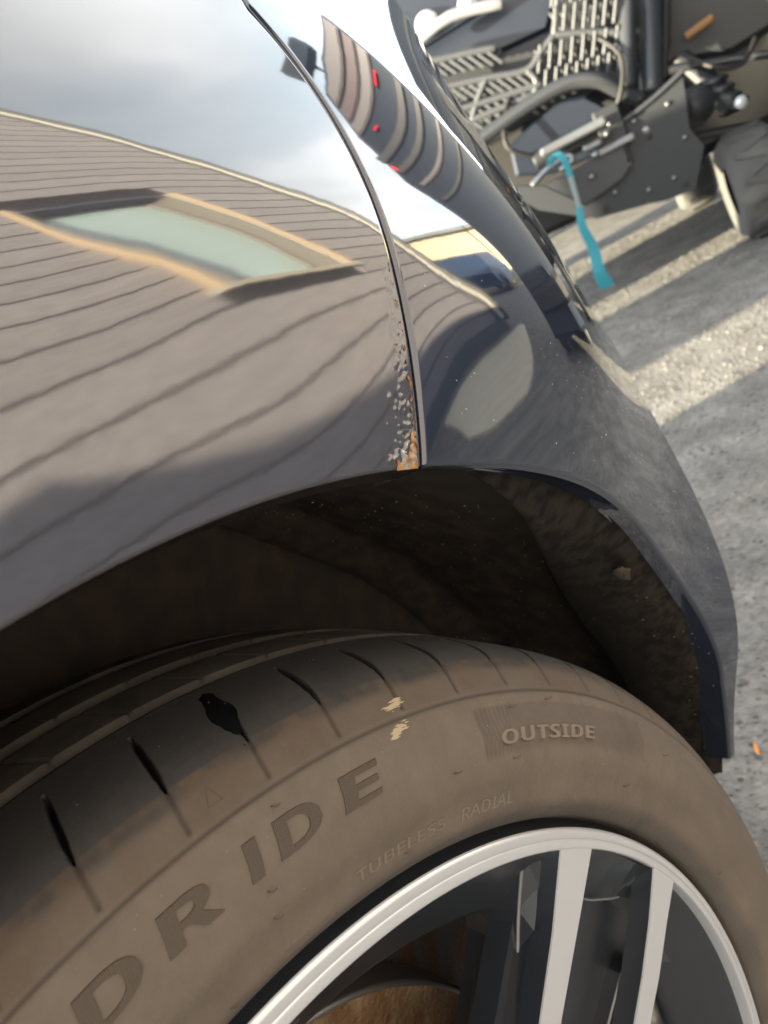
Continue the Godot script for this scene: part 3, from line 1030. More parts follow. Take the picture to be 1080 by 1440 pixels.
# the sloping face that closes the pocket between the two strips under the ring
func shelf_mesh() -> ArrayMesh:
	var st := SurfaceTool.new()
	st.begin(Mesh.PRIMITIVE_TRIANGLES)
	st.set_smooth_group(-1)
	var t := [Vector3(0.1905, 0.1465, -0.0022), Vector3(0.1985, 0.1360, -0.0022), Vector3(0.2080, 0.1210, -0.0022), Vector3(0.2160, 0.1060, -0.0022), Vector3(0.2245, 0.0900, -0.0022)]
	var m := [Vector3(0.1760, 0.1290, -0.0200), Vector3(0.1840, 0.1130, -0.0200), Vector3(0.1930, 0.0990, -0.0195), Vector3(0.2050, 0.0860, -0.0185), Vector3(0.2200, 0.0730, -0.0175)]
	for k in 4:
		for q in [t[k], m[k], m[k + 1], t[k], m[k + 1], t[k + 1]]: st.add_vertex(q)
		for q in [m[k], m[k] - Vector3(0.0015, 0.001, 0.01), m[k + 1], m[k + 1], m[k] - Vector3(0.0015, 0.001, 0.01), m[k + 1] - Vector3(0.0015, 0.001, 0.01)]: st.add_vertex(q)
	st.generate_normals()
	return st.commit()

func make_wheel(parent: Node3D) -> Node3D:
	var w := Node3D.new()
	w.name = "wheel"
	parent.add_child(w)
	part("tyre", tyre_mesh(), mats.tyre_rubber, w)
	for l in [["D", 88.62, 85.0], ["R", 83.48, 79.75], ["I", 77.67, 76.75], ["D", 75.47, 72.05], ["E", 70.16, 66.9]]:
		part("raised_letter", bent_text("l" if l[0] == "I" else l[0], l[1], l[2], 0.2915, 0.3018, 0.55, 0.0007), mats.tyre_lettering, w)
	part("raised_word", bent_text("OUTSIDE", 54.6, 41.9, 0.2902, 0.2959, 0.1, 0.0007), mats.tyre_lettering_plain, w)
	part("raised_word", bent_text("TUBELESS", 71.05, 61.7, 0.2668, 0.2712, 0.0, 0.0005, "Droid Sans", 400), mats.tyre_print, w)
	part("raised_word", bent_text("RADIAL", 59.75, 53.2, 0.2662, 0.2712, 0.0, 0.0005, "Droid Sans", 400), mats.tyre_print, w)
	for q in [[0.2868, 77.6], [0.2785, 77.9], [0.3055, 74.9], [0.2845, 53.6], [0.3058, 47.6], [0.2660, 66.2], [0.2640, 82.5], [0.3035, 52.5], [0.2720, 36.0], [0.2935, 29.5], [0.2630, 12.0], [0.2860, 60.5]]:
		var b0 := at_polar(q[0], q[1])
		var o := Vector3(b0.x, b0.y, side_z(q[0]))
		part("moulding_nub", tube(smooth_path([o, o + Vector3(0.0003, -0.0002, 0.0012), o + Vector3(0.0012, -0.0006, 0.0020), o + Vector3(0.0024, -0.0004, 0.0022)], 3), 0.00032, 0.00018, 6), mats.tyre_lettering, w)
	var tri := PackedVector3Array()
	for q in [[0.3185, 77.35], [0.3140, 77.0], [0.3140, 77.95], [0.3185, 77.35]]:
		var b0 := at_polar(q[0], q[1])
		tri.append(Vector3(b0.x, b0.y, side_z(q[0]) + 0.0001))
	part("moulded_triangle", tube(tri, 0.00035, -1.0, 6), mats.tyre_lettering, w)
	# machined ring and the rim behind it
	part("rim_ring", ring_mesh([Vector2(0.2502, -0.0018), Vector2(0.2499, -0.0009), Vector2(0.2490, -0.0001), Vector2(0.2484, 0.0), Vector2(0.2462, 0.0001), Vector2(0.2458, -0.0006), Vector2(0.2453, -0.0006), Vector2(0.2449, 0.0002), Vector2(0.2422, 0.0003), Vector2(0.2414, -0.0003), Vector2(0.2409, -0.004), Vector2(0.2406, -0.009)]), mats.machined_alloy, w)
	part("rim_lip", lathe([Vector2(0.2503, -0.0016), Vector2(0.2505, -0.0060), Vector2(0.2515, -0.0090), Vector2(0.2535, -0.0105), Vector2(0.2550, -0.0150)], 0, TAU, 200), mats.black_wheel_paint, w)
	part("barrel", lathe([Vector2(0.2440, -0.0060), Vector2(0.2385, -0.0075), Vector2(0.2340, -0.0105), Vector2(0.212, -0.0265), Vector2(0.2085, -0.030), Vector2(0.2070, -0.034), Vector2(0.2075, -0.06), Vector2(0.214, -0.075), Vector2(0.216, -0.12), Vector2(0.216, -0.20), Vector2(0.245, -0.205)], 0, TAU, 240), mats.black_wheel_paint, w)
	# spokes: two machined strips on a black body, five times round
	var strip_a := slab(poly([Vector2(0.1786, 0.1612), Vector2(0.1507, 0.1366), Vector2(0.1233, 0.1166), Vector2(0.068, 0.072), Vector2(0.085, 0.060), Vector2(0.1330, 0.1050), Vector2(0.1717, 0.1289), Vector2(0.1943, 0.1432)]), -0.0010, -0.0001, 0.0005)
	var strip_b := slab(poly([Vector2(0.2240, 0.0935), Vector2(0.2053, 0.0774), Vector2(0.1846, 0.0631), Vector2(0.1662, 0.0528), Vector2(0.095, 0.010), Vector2(0.105, -0.006), Vector2(0.1748, 0.0413), Vector2(0.1937, 0.0505), Vector2(0.2158, 0.0643), Vector2(0.2330, 0.0738)]), -0.0010, -0.0001, 0.0005)
	var wall_a := slab(poly([Vector2(0.1786, 0.1612), Vector2(0.1507, 0.1366), Vector2(0.1233, 0.1166), Vector2(0.068, 0.072), Vector2(0.085, 0.060), Vector2(0.1330, 0.1050), Vector2(0.1717, 0.1289), Vector2(0.1943, 0.1432)]), -0.012, -0.0010, 0.0002)
	var wall_b := slab(poly([Vector2(0.2240, 0.0935), Vector2(0.2053, 0.0774), Vector2(0.1846, 0.0631), Vector2(0.1662, 0.0528), Vector2(0.095, 0.010), Vector2(0.105, -0.006), Vector2(0.1748, 0.0413), Vector2(0.1937, 0.0505), Vector2(0.2158, 0.0643), Vector2(0.2330, 0.0738)]), -0.012, -0.0010, 0.0002)
	# body: the floor between the strips and the flanks outside them
	var body := slab(poly([Vector2(0.176, 0.163), Vector2(0.150, 0.139), Vector2(0.118, 0.117), Vector2(0.05, 0.075), Vector2(0.09, -0.01), Vector2(0.176, 0.039), Vector2(0.214, 0.060), Vector2(0.238, 0.071), Vector2(0.232, 0.092), Vector2(0.215, 0.120), Vector2(0.196, 0.146)]), -0.034, -0.0205, 0.0018)
	var flank := joined([facets([Vector3(0.1580, 0.1580, -0.034), Vector3(0.1480, 0.1395, -0.042), Vector3(0.1440, 0.1265, -0.044), Vector3(0.1300, 0.1130, -0.044), Vector3(0.1150, 0.1010, -0.044), Vector3(0.070, 0.066, -0.044)], [Vector3(0.1670, 0.1645, -0.0130), Vector3(0.1530, 0.1430, -0.0180), Vector3(0.1420, 0.1290, -0.0185), Vector3(0.1290, 0.1190, -0.018), Vector3(0.1180, 0.1100, -0.018), Vector3(0.070, 0.072, -0.018)], [Vector3(0.1790, 0.1610, -0.0100), Vector3(0.1640, 0.1480, -0.0100), Vector3(0.1500, 0.1362, -0.0100), Vector3(0.1370, 0.1262, -0.0100), Vector3(0.1230, 0.1160, -0.0100), Vector3(0.072, 0.075, -0.010)])])
	var web := slab(poly([Vector2(0.2345, 0.072), Vector2(0.236, 0.045), Vector2(0.2385, 0.012), Vector2(0.226, 0.006), Vector2(0.212, 0.026), Vector2(0.196, 0.034), Vector2(0.176, 0.032), Vector2(0.12, 0.0), Vector2(0.10, -0.005), Vector2(0.176, 0.040), Vector2(0.216, 0.063)]), -0.060, -0.020, 0.003)
	var ridge := tube(smooth_path([Vector3(0.1650, 0.1610, -0.0138), Vector3(0.1530, 0.1430, -0.0172), Vector3(0.1420, 0.1290, -0.0178)], 5), 0.0009, -1.0, 8)
	var panel_edge := tube(PackedVector3Array([Vector3(0.140, 0.0440, -0.0128), Vector3(0.1828, 0.0600, -0.0128), Vector3(0.2022, 0.0520, -0.0128), Vector3(0.1880, 0.0440, -0.0128), Vector3(0.1560, 0.0330, -0.0128)]), 0.0008, -1.0, 8)
	var shelf_edge := tube(PackedVector3Array([Vector3(0.1840, 0.1130, -0.0198), Vector3(0.1930, 0.0990, -0.0193), Vector3(0.2050, 0.0860, -0.0183), Vector3(0.2200, 0.0730, -0.0173)]), 0.0007, -1.0, 8)
	var panel := slab(poly([Vector2(0.1828, 0.0600), Vector2(0.2022, 0.0520), Vector2(0.1880, 0.0440), Vector2(0.1560, 0.0330), Vector2(0.105, 0.004), Vector2(0.096, 0.020), Vector2(0.140, 0.0440)]), -0.026, -0.0125, 0.0022)
	var shelf := shelf_mesh()
	for k in 5:
		var a := 72.0 * k
		part("spoke", turned(body, a), mats.black_wheel_paint, w)
		part("spoke_wall", turned(wall_a, a), mats.black_wheel_paint, w)
		part("spoke_wall", turned(wall_b, a), mats.black_wheel_paint, w)
		part("spoke_strip", turned(strip_a, a), mats.machined_alloy, w)
		part("spoke_strip", turned(strip_b, a), mats.machined_alloy, w)
		part("spoke_flank", turned(flank, a), mats.black_wheel_paint, w)
		part("spoke_flank", turned(web, a), mats.black_wheel_paint, w)
		for e in [ridge, panel_edge, shelf_edge]: part("spoke_edge_glint", turned(e, a), mats.glint_grey, w)  # pale lines painted along the edges in place of highlights
		part("spoke_panel", turned(panel, a), mats.black_wheel_paint, w)
		part("spoke_panel", turned(shelf, a), mats.black_wheel_paint, w)
	part("hub_cap", lathe([Vector2(0.10, -0.05), Vector2(0.098, -0.012), Vector2(0.07, -0.008), Vector2(0.035, -0.007), Vector2(0.0001, -0.006)], 0, TAU, 64), mats.black_wheel_paint, w)
	# brake disc: rusty faces, bright rim
	var n := FastNoiseLite.new()
	n.seed = 2
	n.frequency = 45.0
	n.fractal_octaves = 4
	var rows := []
	var cl := []
	for q in [Vector2(0.1498, -0.0998), Vector2(0.135, -0.0999), Vector2(0.12, -0.0998), Vector2(0.1, -0.0999), Vector2(0.088, -0.0998), Vector2(0.084, -0.085), Vector2(0.05, -0.08), Vector2(0.001, -0.08)]:
		for sub in 1:
			var row := PackedVector3Array()
			var cr := PackedColorArray()
			for k in 241:
				var v := at_polar(q.x, 1.5 * k)
				row.append(Vector3(v.x, v.y, q.y))
				var b := n.get_noise_3d(v.x, v.y, 0.0)
				cr.append(Color(0.16, 0.085, 0.038).lerp(Color(0.30, 0.22, 0.13), clampf(b * 1.5 + 0.4, 0, 1)))
			rows.append(row)
			cl.append(cr)
	part("brake_disc", grid(rows, false, cl), mats.rusty_iron, w)
	part("disc_edge", lathe([Vector2(0.1495, -0.0995), Vector2(0.1522, -0.0995), Vector2(0.1526, -0.102), Vector2(0.1526, -0.122), Vector2(0.14, -0.123)], 0, TAU, 160), mats.disc_rim, w)
	var back := []
	var bc := []
	for q in [Vector2(0.212, -0.155), Vector2(0.18, -0.15), Vector2(0.155, -0.135), Vector2(0.10, -0.13)]:
		var row := PackedVector3Array()
		var cr := PackedColorArray()
		for k in 121:
			var v := at_polar(q.x, 3.0 * k)
			row.append(Vector3(v.x, v.y, q.y))
			var b := n.get_noise_3d(v.x, v.y, 5.0)
			cr.append(Color(0.13, 0.138, 0.145).lerp(Color(0.16, 0.085, 0.045), clampf(b * 2.0 + (0.5 if q.x < 0.19 else -0.2), 0, 1)))
		back.append(row)
		bc.append(cr)
	part("backplate", grid(back, false, bc), mats.rusty_iron, w)
	return w

func make_car() -> void:
	for k in 430:
		# paint blisters crowd along the seam towards the arch
		var t := pow(rng.randf(), 2.6)
		var rho := 0.404 + t * 0.07
		var spread := lerpf(0.0120, 0.0022, pow(t, 0.5))
		var off := 0.0042 + absf(rng.randfn(0.0, 0.5)) * spread
		var phi := seam(rho) + off / rho
		var r := rng.randf_range(0.0006, 0.0017) * lerpf(1.15, 0.7, t)
		blisters.append(Vector4(rho * cos(phi), rho * sin(phi), r, r * rng.randf_range(0.028, 0.080) * lerpf(1.3, 0.6, t) * (1.0 if rng.randf() < 0.85 else -0.8)))
	var car := thing("car", "dark blue car with rust blisters at the wheel arch seam, standing before the weatherboard building", "car")
	var wing := wing_mesh()
	part("front_wing", wing, mats.dusty_paint, car)
	var bump := bumper_mesh()
	var bumper := part("front_bumper", bump, mats.car_paint, car)
	var front := front_mesh()
	part("front_panel", joined([front, mirrored(front)]), mats.car_paint, car)
	part("far_wing", mirrored(joined([wing, bump])), mats.car_paint, car)
	var bon := bonnet_mesh()
	part("bonnet", joined([bon, mirrored(bon)]), mats.car_paint, car)
	for s in [["front_door", -0.785, -1.72], ["rear_door", -1.725, -2.2], ["rear_wing", -2.205, -3.55]]:
		var m := side_mesh(s[1], s[2], -2.62)
		part(s[0], m, mats.car_paint, car)
		part(s[0], mirrored(m), mats.car_paint, car)
	# glasshouse
	var belt := skin(-0.78, 0.6) - 0.01
	var pane_of := func(a: Vector3, b: Vector3, c: Vector3, d: Vector3) -> ArrayMesh:
		var rows := []
		for i in 9:
			var r := PackedVector3Array()
			for j in 9:
				var u := i / 8.0
				var v := j / 8.0
				r.append(a.lerp(b, u).lerp(d.lerp(c, u), v))
			rows.append(r)
		return grid(rows)
	var pts := [Vector3(-1.15, 0.66, belt - 0.03), Vector3(-2.15, 1.13, -0.30), Vector3(-2.95, 1.12, -0.30), Vector3(-3.5, 0.62, belt - 0.12)]
	var far := []
	for p in pts: far.append(Vector3(p.x, p.y, -1.75 - p.z))
	var gl: StandardMaterial3D = mats.window_glass_dark
	part("windscreen", pane_of.call(pts[0], pts[1], far[1], far[0]), gl, car)
	part("rear_screen", pane_of.call(pts[3], pts[2], far[2], far[3]), gl, car)
	part("side_window", pane_of.call(pts[0] + Vector3(0, -0.06, 0.02), pts[1], pts[2], pts[3]), gl, car)
	part("side_window", pane_of.call(far[0] + Vector3(0, -0.06, -0.02), far[1], far[2], far[3]), gl, car)
	part("roof", pane_of.call(pts[1] + Vector3(0, 0.02, 0), pts[2] + Vector3(0, 0.02, 0), far[2] + Vector3(0, 0.02, 0), far[1] + Vector3(0, 0.02, 0)), mats.car_paint, car)
	for q in [[pts[0], pts[1]], [pts[1], pts[2]], [pts[2], pts[3]], [far[0], far[1]], [far[1], far[2]], [far[2], far[3]]]:
		part("pillar", tube(PackedVector3Array([q[0], q[1]]), 0.035), mats.car_paint, car)
	part("tailgate", pane_of.call(Vector3(-3.55, -0.12, -0.15), Vector3(-3.55, 0.62, -0.15), Vector3(-3.55, 0.62, -1.6), Vector3(-3.55, -0.12, -1.6)), mats.car_paint, car)
	part("underbody", block(Vector3(1.5, 0.06, 1.55), Vector3(-1.32, -0.11, -0.875), 0.01), mats.seal_black, car)
	part("engine_bay", block(Vector3(0.85, 0.55, 1.05), Vector3(0.0, 0.25, -0.875), 0.01), mats.seal_black, car)
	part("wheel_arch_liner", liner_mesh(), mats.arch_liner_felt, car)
	# wheels
	var w := make_wheel(car)
	for q in [Vector3(-2.62, 0, 0), Vector3(0, 0, -1.75), Vector3(-2.62, 0, -1.75)]:
		var c := w.duplicate()
		c.name = "wheel"
		car.add_child(c, true)
		c.position = q
		if q.z < -1: c.rotation.y = PI
	make_wear(car)

# rust, chips, dust and mud on the near corner
func make_wear(car: Node3D) -> void:
	var n := FastNoiseLite.new()
	n.seed = 71
	n.frequency = 330.0
	n.fractal_octaves = 3
	var st := SurfaceTool.new()
	st.begin(Mesh.PRIMITIVE_TRIANGLES)
	var nr := 230
	var nc := 60
	var p := []
	for i in nr:
		var rho := 0.4005 + 0.085 * i / nr
		var row := []
		for j in nc:
			var off := 0.0016 + 0.012 * j / nc
			var phi := seam(rho) + off / rho
			var x := rho * cos(phi)
			var y := rho * sin(phi)
			var q := skin_at(x, y)
			var v := n.get_noise_3d(x, y, 0.0)
			var t := float(i) / nr
			# most rust at the foot of the seam, a thin line further up
			var reach := 0.0004 + 0.0050 * smoothstep(0.20, 0.0, t) + 0.0013 * smoothstep(0.75, 0.35, t)
			var k := reach - off + 0.0016 + v * 0.0030
			k = maxf(k, 0.0030 - Vector2((off - 0.0062) * 0.55, (rho - 0.4022) * 1.0).length() + v * 0.0030 + n.get_noise_3d(x * 0.35, y * 0.35, 9.0) * 0.0030)
			var drop := 0.0016 * (1 - sqrt(maxf(0.0, 1.0 - pow(maxf(0.0, (0.0044 - off) / 0.0026), 2.0)))) if off < 0.0044 else 0.0
			if off < 0.0026 : k = -1.0 if t > 0.7 else k
			q.z += 0.00022 + blister(x, y) + clampf(k, 0, 0.002) * 0.22 + 0.00028 * v - drop
			var c := Color(0.085, 0.045, 0.025).lerp(Color(0.30, 0.15, 0.055), clampf(v * 1.4 + 0.35, 0, 1))
			var v2 := n.get_noise_3d(x * 0.45, y * 0.45, 2.0)
			if t < 0.22 and v2 > -0.05: c = c.lerp(Color(0.27, 0.24, 0.215) * (1.0 + 0.5 * v), 0.85)
			if v2 < 0.12 and t < 0.07: c = c.lerp(Color(0.36, 0.21, 0.06).lerp(Color(0.27, 0.11, 0.04), clampf(0.5 + 1.5 * v, 0, 1)), 0.8)
			elif v > 0.25: c = c.lerp(Color(0.42, 0.17, 0.045), 0.6)
			if t > 0.15: c = c.lerp(Color(0.19, 0.10, 0.055), 0.7)
			row.append([q, k, c])
		p.append(row)
	for i in nr - 1:
		for j in nc - 1:
			var a: Array = p[i][j]
			var b: Array = p[i][j + 1]
			var c: Array = p[i + 1][j + 1]
			var d: Array = p[i + 1][j]
			if a[1] + b[1] + c[1] + d[1] < 0.0: continue
			for q in [a, b, c, a, c, d]:
				st.set_color(q[2])
				st.add_vertex(q[0])
	st.generate_normals()
	part("rust_patch", st.commit(), mats.rusty_iron, car)
	# stone chips and specks
	var ch := SurfaceTool.new()
	ch.begin(Mesh.PRIMITIVE_TRIANGLES)
	for k in 120:
		var phi := deg_to_rad(rng.randf_range(8.0, 61.0))
		var rho := rng.randf_range(0.415, 0.50)
		var x := rho * cos(phi)
		var y := rho * sin(phi)
		if x > 0.44: continue
		var o := skin_at(x, y)
		var nn := skin_normal(x, y)
		var r := rng.randf_range(0.00012, 0.00036) * (1.8 if rng.randf() < 0.07 else 1.0)
		var e := nn.cross(Vector3.UP).normalized()
		var f := nn.cross(e)
		var turn := rng.randf() * TAU
		var ring := []
		var stretch := rng.randf_range(0.35, 1.0)
		for m in 6:
			var g := TAU * m / 6.0
			var u := cos(g) * r * rng.randf_range(0.7, 1.2)
			var v := sin(g) * r * stretch * rng.randf_range(0.7, 1.2)
			ring.append(o + e * (u * cos(turn) - v * sin(turn)) + f * (u * sin(turn) + v * cos(turn)) + nn * 0.00004)
		for m in 6:
			for q in [o + nn * 0.00018, ring[m], ring[(m + 1) % 6]]: ch.add_vertex(q)
	ch.generate_normals()
	var chips := part("stone_chips", ch.commit(), mats.chip_white, car)
	chips.set_meta("kind", "stuff")
	# specks of grit on tyre, wheel and liner
	var gr := SurfaceTool.new()
	gr.begin(Mesh.PRIMITIVE_TRIANGLES)
	for k in 700:
		var o := Vector3.ZERO
		var r := rng.randf_range(0.00012, 0.00036)
		if k < 150:
			var deg := rng.randf_range(35.0, 112.0)
			var q := at_polar(rng.randf_range(0.3265, 0.331), deg)
			o = Vector3(q.x, q.y, -0.03 - 0.11 * rng.randf())
			o = Vector3(o.x, o.y, 0) * (0.3302 / Vector2(o.x, o.y).length()) + Vector3(0, 0, o.z)
		elif k < 230:
			var rr := rng.randf_range(0.255, 0.308)
			var q := at_polar(rr, rng.randf_range(20.0, 92.0))
			o = Vector3(q.x, q.y, side_z(rr))
		else:
			var q := at_polar(rng.randf_range(0.391, 0.397), rng.randf_range(0.0, 110.0))
			o = Vector3(q.x, q.y, -0.03 - 0.2 * rng.randf())
			r *= 1.5
		var b := Basis.from_euler(Vector3(rng.randf() * 6, rng.randf() * 6, rng.randf() * 6)).scaled(Vector3(r, r * 0.6, r * rng.randf_range(0.6, 2.2)))
		var v := [b.x, b.y, b.z, -b.x, -b.y, -b.z]
		for t in [[0, 1, 2], [0, 2, 4], [0, 4, 5], [0, 5, 1], [3, 2, 1], [3, 4, 2], [3, 5, 4], [3, 1, 5]]:
			for m in t: gr.add_vertex(o + v[m])
	gr.generate_normals()
	part("grit", gr.commit(), mats.grit_grey, car).set_meta("kind", "stuff")
	# two scuffs of dried mud on the shoulder of the tyre
	for q in [[0.3140, 63.3, 0.0034], [0.3066, 63.9, 0.0030]]:
		var sc := SurfaceTool.new()
		sc.begin(Mesh.PRIMITIVE_TRIANGLES)
		for k in 46:
			var rr: float = q[0] + rng.randfn(0, 0.0009)
			var dg: float = q[1] + rng.randfn(0, 0.30) - (rr - q[0]) * 260.0
			var c := at_polar(rr, dg)
			var o := Vector3(c.x, c.y, side_z(rr) + 0.0002)
			var l := rng.randf_range(0.0008, 0.0028)
			var tang := Vector3(sin(deg_to_rad(dg)), -cos(deg_to_rad(dg)), 0) * l
			var rad := Vector3(c.x, c.y, -0.0).normalized() * rng.randf_range(0.00015, 0.0004)
			rad.z = -0.6 * rad.length()
			for v in [-tang, rad, tang, -tang, tang, -rad]: sc.add_vertex(o + v)
		sc.generate_normals()
		part("mud_scuff", sc.commit(), mats.dried_mud, car)
	# wet drop round one slit of the tread
	var rows := []
	for i in 13:
		var u := i / 12.0
		var row := PackedVector3Array()
		var z := lerpf(-0.060, -0.0150, u)
		var half := 0.50 * smoothstep(0.0, 0.07, u) + 0.42 * smoothstep(0.18, 0.55, u) - 0.62 * smoothstep(0.68, 0.84, u) - 0.27 * smoothstep(0.84, 1.0, u) + 0.02 + 0.12 * wobble.get_noise_1d(u * 6.0)
		for j in 13:
			var dg := 72.26 + (z + 0.05) * 45.0 + half * (j / 6.0 - 1.0) + 0.1
			var rr := lerpf(0.3293, 0.3213, smoothstep(-0.05, -0.0155, z) * smoothstep(-0.06, -0.0155, z)) + 0.0002
			rr = rho_of(z) + 0.0002 + 0.0004 * sin(PI * u) * (1 - pow(j / 6.0 - 1.0, 2.0))
			var c := at_polar(rr, dg)
			row.append(Vector3(c.x, c.y, z))
		rows.append(row)
	part("wet_patch", grid(rows, true), mats.water_film, car)
	# a clod stuck in the liner
	var cl := []
	for i in 9:
		var row := PackedVector3Array()
		for j in 13:
			var a := TAU * j / 12.0
			var e := PI * i / 8.0
			var d := Vector3(sin(e) * cos(a) * 0.009, cos(e) * 0.0018, sin(e) * sin(a) * 0.0045)
			d *= 1.0 + 1.1 * wobble.get_noise_3dv(d * 320.0)
			row.append(d)
		cl.append(row)
	var clod := part("mud_clod", grid(cl), mats.clod_brown, car)
	clod.position = Vector3(0.3305, 0.2050, -0.028)
	clod.rotation = Vector3(0.3, 0.4, -0.9)

func rho_of(z: float) -> float:
	for k in range(13, 9, -1):
		pass
	for k in range(9, TYRE_PROFILE.size()):
		var a: Array = TYRE_PROFILE[k - 1]
		var b: Array = TYRE_PROFILE[k]
		if z <= a[1] and z >= b[1]: return lerpf(a[0], b[0], (z - a[1]) / (b[1] - a[1]))
	return 0.33

# ---------------------------------------------------------------- the quad bike (own axes: x = its side seen on our right, y = up, z = its front)
func bars(list: Array, r: float) -> ArrayMesh:
	var out := []
	for l in list: out.append(tube(smooth_path(l, 4) if l.size() > 2 else PackedVector3Array(l), r, -1.0, 10))
	return joined(out)

func make_quad() -> void:
	var t := thing("quad_bike", "black and grey quad bike with a front winch and bar grille, facing the car", "quad bike", Vector3(3.0, GROUND, -1.6))
	t.transform.basis = Basis(Vector3(0.475, 0, 0.88), Vector3(0, 1, 0), Vector3(-0.88, 0, 0.475)).orthonormalized()
	var v := func(x: float, y: float, z := 0.0) -> Vector3: return Vector3(x, y, z)
	# bumper hoop and uprights
	part("bumper_hoop", bars([[v.call(-0.42, 0.83), v.call(-0.22, 0.87), v.call(-0.11, 0.885), v.call(0.02, 0.90), v.call(0.14, 0.905), v.call(0.22, 0.895), v.call(0.30, 0.855), v.call(0.36, 0.785, -0.02), v.call(0.42, 0.72, -0.05)]], 0.030), mats.quad_tube, t)
	part("guard_post", bars([[v.call(0.49, 1.06, -0.10), v.call(0.39, 0.79, -0.02)]], 0.036), mats.quad_tube, t)
	part("guard_post", bars([[v.call(0.58, 1.05, -0.18), v.call(0.47, 0.73, -0.08)]], 0.046), mats.quad_tube, t)
	part("guard_post", bars([[v.call(0.64, 1.03, -0.22), v.call(0.53, 0.75, -0.14)]], 0.018), mats.quad_plastic, t)
	part("guard_post", bars([[v.call(-0.33, 1.06, -0.10), v.call(-0.28, 0.86, -0.02)]], 0.036), mats.quad_tube, t)
	# grille: main bars, then the short slats between them, one by one
	for l in [[v.call(-0.26, 1.23), v.call(-0.13, 1.19), v.call(-0.01, 1.15)], [v.call(-0.26, 1.125), v.call(-0.08, 1.07), v.call(0.07, 1.02), v.call(0.14, 1.05), v.call(0.21, 1.08)], [v.call(0.21, 1.08), v.call(0.32, 1.03), v.call(0.43, 0.97)], [v.call(-0.08, 1.07), v.call(-0.14, 1.02), v.call(-0.20, 0.955)], [v.call(-0.23, 1.02), v.call(-0.05, 0.98), v.call(0.10, 0.95)], [v.call(-0.20, 0.96), v.call(0.0, 0.935), v.call(0.12, 0.92)], [v.call(0.07, 1.02), v.call(0.09, 0.97), v.call(0.06, 0.92)], [v.call(-0.29, 1.23), v.call(-0.25, 1.12), v.call(-0.21, 0.97)], [v.call(0.21, 1.08), v.call(0.27, 1.2), v.call(0.30, 1.32)]]:
		for k in l.size(): l[k].z -= 0.06
		part("grille_bar", bars([l], 0.0145), mats.quad_grille, t)
	for row in [[-0.26, 1.215, -0.01, 1.140, 7], [-0.26, 1.110, 0.06, 1.012, 9], [-0.24, 1.005, 0.09, 0.945, 9], [-0.20, 0.945, 0.10, 0.925, 7]]:
		for k in row[4]:
			var u: float = (k + 0.5) / row[4]
			var x: float = lerpf(row[0], row[2], u)
			var y: float = lerpf(row[1], row[3], u)
			part("grille_slat", bars([[v.call(x - 0.014, y + 0.006, -0.06), v.call(x + 0.024, y - 0.056, -0.06)]], 0.0075), mats.quad_grille, t)
			part("grille_slat", bars([[v.call(x - 0.010, y - 0.030, -0.10), v.call(x + 0.034, y - 0.012, -0.10)]], 0.0065), mats.quad_grille, t)
	for row in [[0.09, 0.945, 0.40, 0.865, 8], [0.10, 1.035, 0.42, 0.945, 8], [0.20, 1.125, 0.45, 1.045, 7], [0.23, 1.215, 0.47, 1.14, 7], [0.25, 1.305, 0.49, 1.235, 7]]:
		for k in row[4]:
			var u: float = (k + 0.5) / row[4]
			var x: float = lerpf(row[0], row[2], u)
			var y: float = lerpf(row[1], row[3], u)
			part("grille_slat", bars([[v.call(x - 0.012, y - 0.040, -0.06), v.call(x + 0.030, y + 0.044, -0.05)]], 0.0075), mats.quad_grille, t)
			part("grille_slat", bars([[v.call(x + 0.026, y - 0.046, -0.10), v.call(x + 0.004, y + 0.040, -0.10)]], 0.006), mats.quad_grille, t)
	part("grille_back", block(Vector3(1.0, 0.55, 0.04), Vector3(0.1, 1.12, -0.2), 0.01), mats.quad_plastic, t)
	part("nose_panel", bars([[v.call(-0.30, 1.30, -0.02), v.call(-0.12, 1.32, 0.0), v.call(0.07, 1.27, -0.02)]], 0.022), mats.quad_white, t)
	part("nose_panel", slab(poly([Vector2(-0.34, 1.36), Vector2(-0.30, 1.30), Vector2(-0.10, 1.30), Vector2(0.05, 1.30), Vector2(0.14, 1.38), Vector2(0.1, 1.48), Vector2(-0.2, 1.5)]), -0.30, -0.14, 0.02), mats.quad_blue_black, t)
	part("nose_shell", slab(poly([Vector2(-0.42, 1.25), Vector2(-0.30, 1.16), Vector2(0.0, 1.12), Vector2(0.2, 1.10), Vector2(0.32, 1.24), Vector2(0.3, 1.45), Vector2(-0.3, 1.45)]), -0.6, -0.16, 0.03), mats.quad_blue_black, t)
	# winch bay
	part("winch_bay", slab(poly([Vector2(-0.10, 0.80), Vector2(0.12, 0.87), Vector2(0.24, 0.83), Vector2(0.33, 0.72), Vector2(0.30, 0.60), Vector2(0.02, 0.62), Vector2(-0.12, 0.68)]), -0.16, -0.06, 0.012), mats.quad_blue_black, t)
	part("winch", tube(PackedVector3Array([Vector3(-0.02, 0.70, -0.02), Vector3(0.28, 0.70, -0.02)]), 0.038), mats.quad_plastic, t)
	part("fairlead_bar", block(Vector3(0.27, 0.034, 0.03), Vector3(0.145, 0.716, 0.06), 0.008), mats.quad_steel, t)
	part("fairlead_bar", block(Vector3(0.15, 0.026, 0.03), Vector3(0.28, 0.615, 0.05), 0.006), mats.quad_steel, t)
	part("fairlead_bar", block(Vector3(0.075, 0.026, 0.03), Vector3(0.20, 0.655, 0.05), 0.006), mats.quad_steel, t)
	part("fairlead_plate", block(Vector3(0.10, 0.14, 0.02), Vector3(0.285, 0.69, 0.02), 0.02), mats.quad_plastic, t)
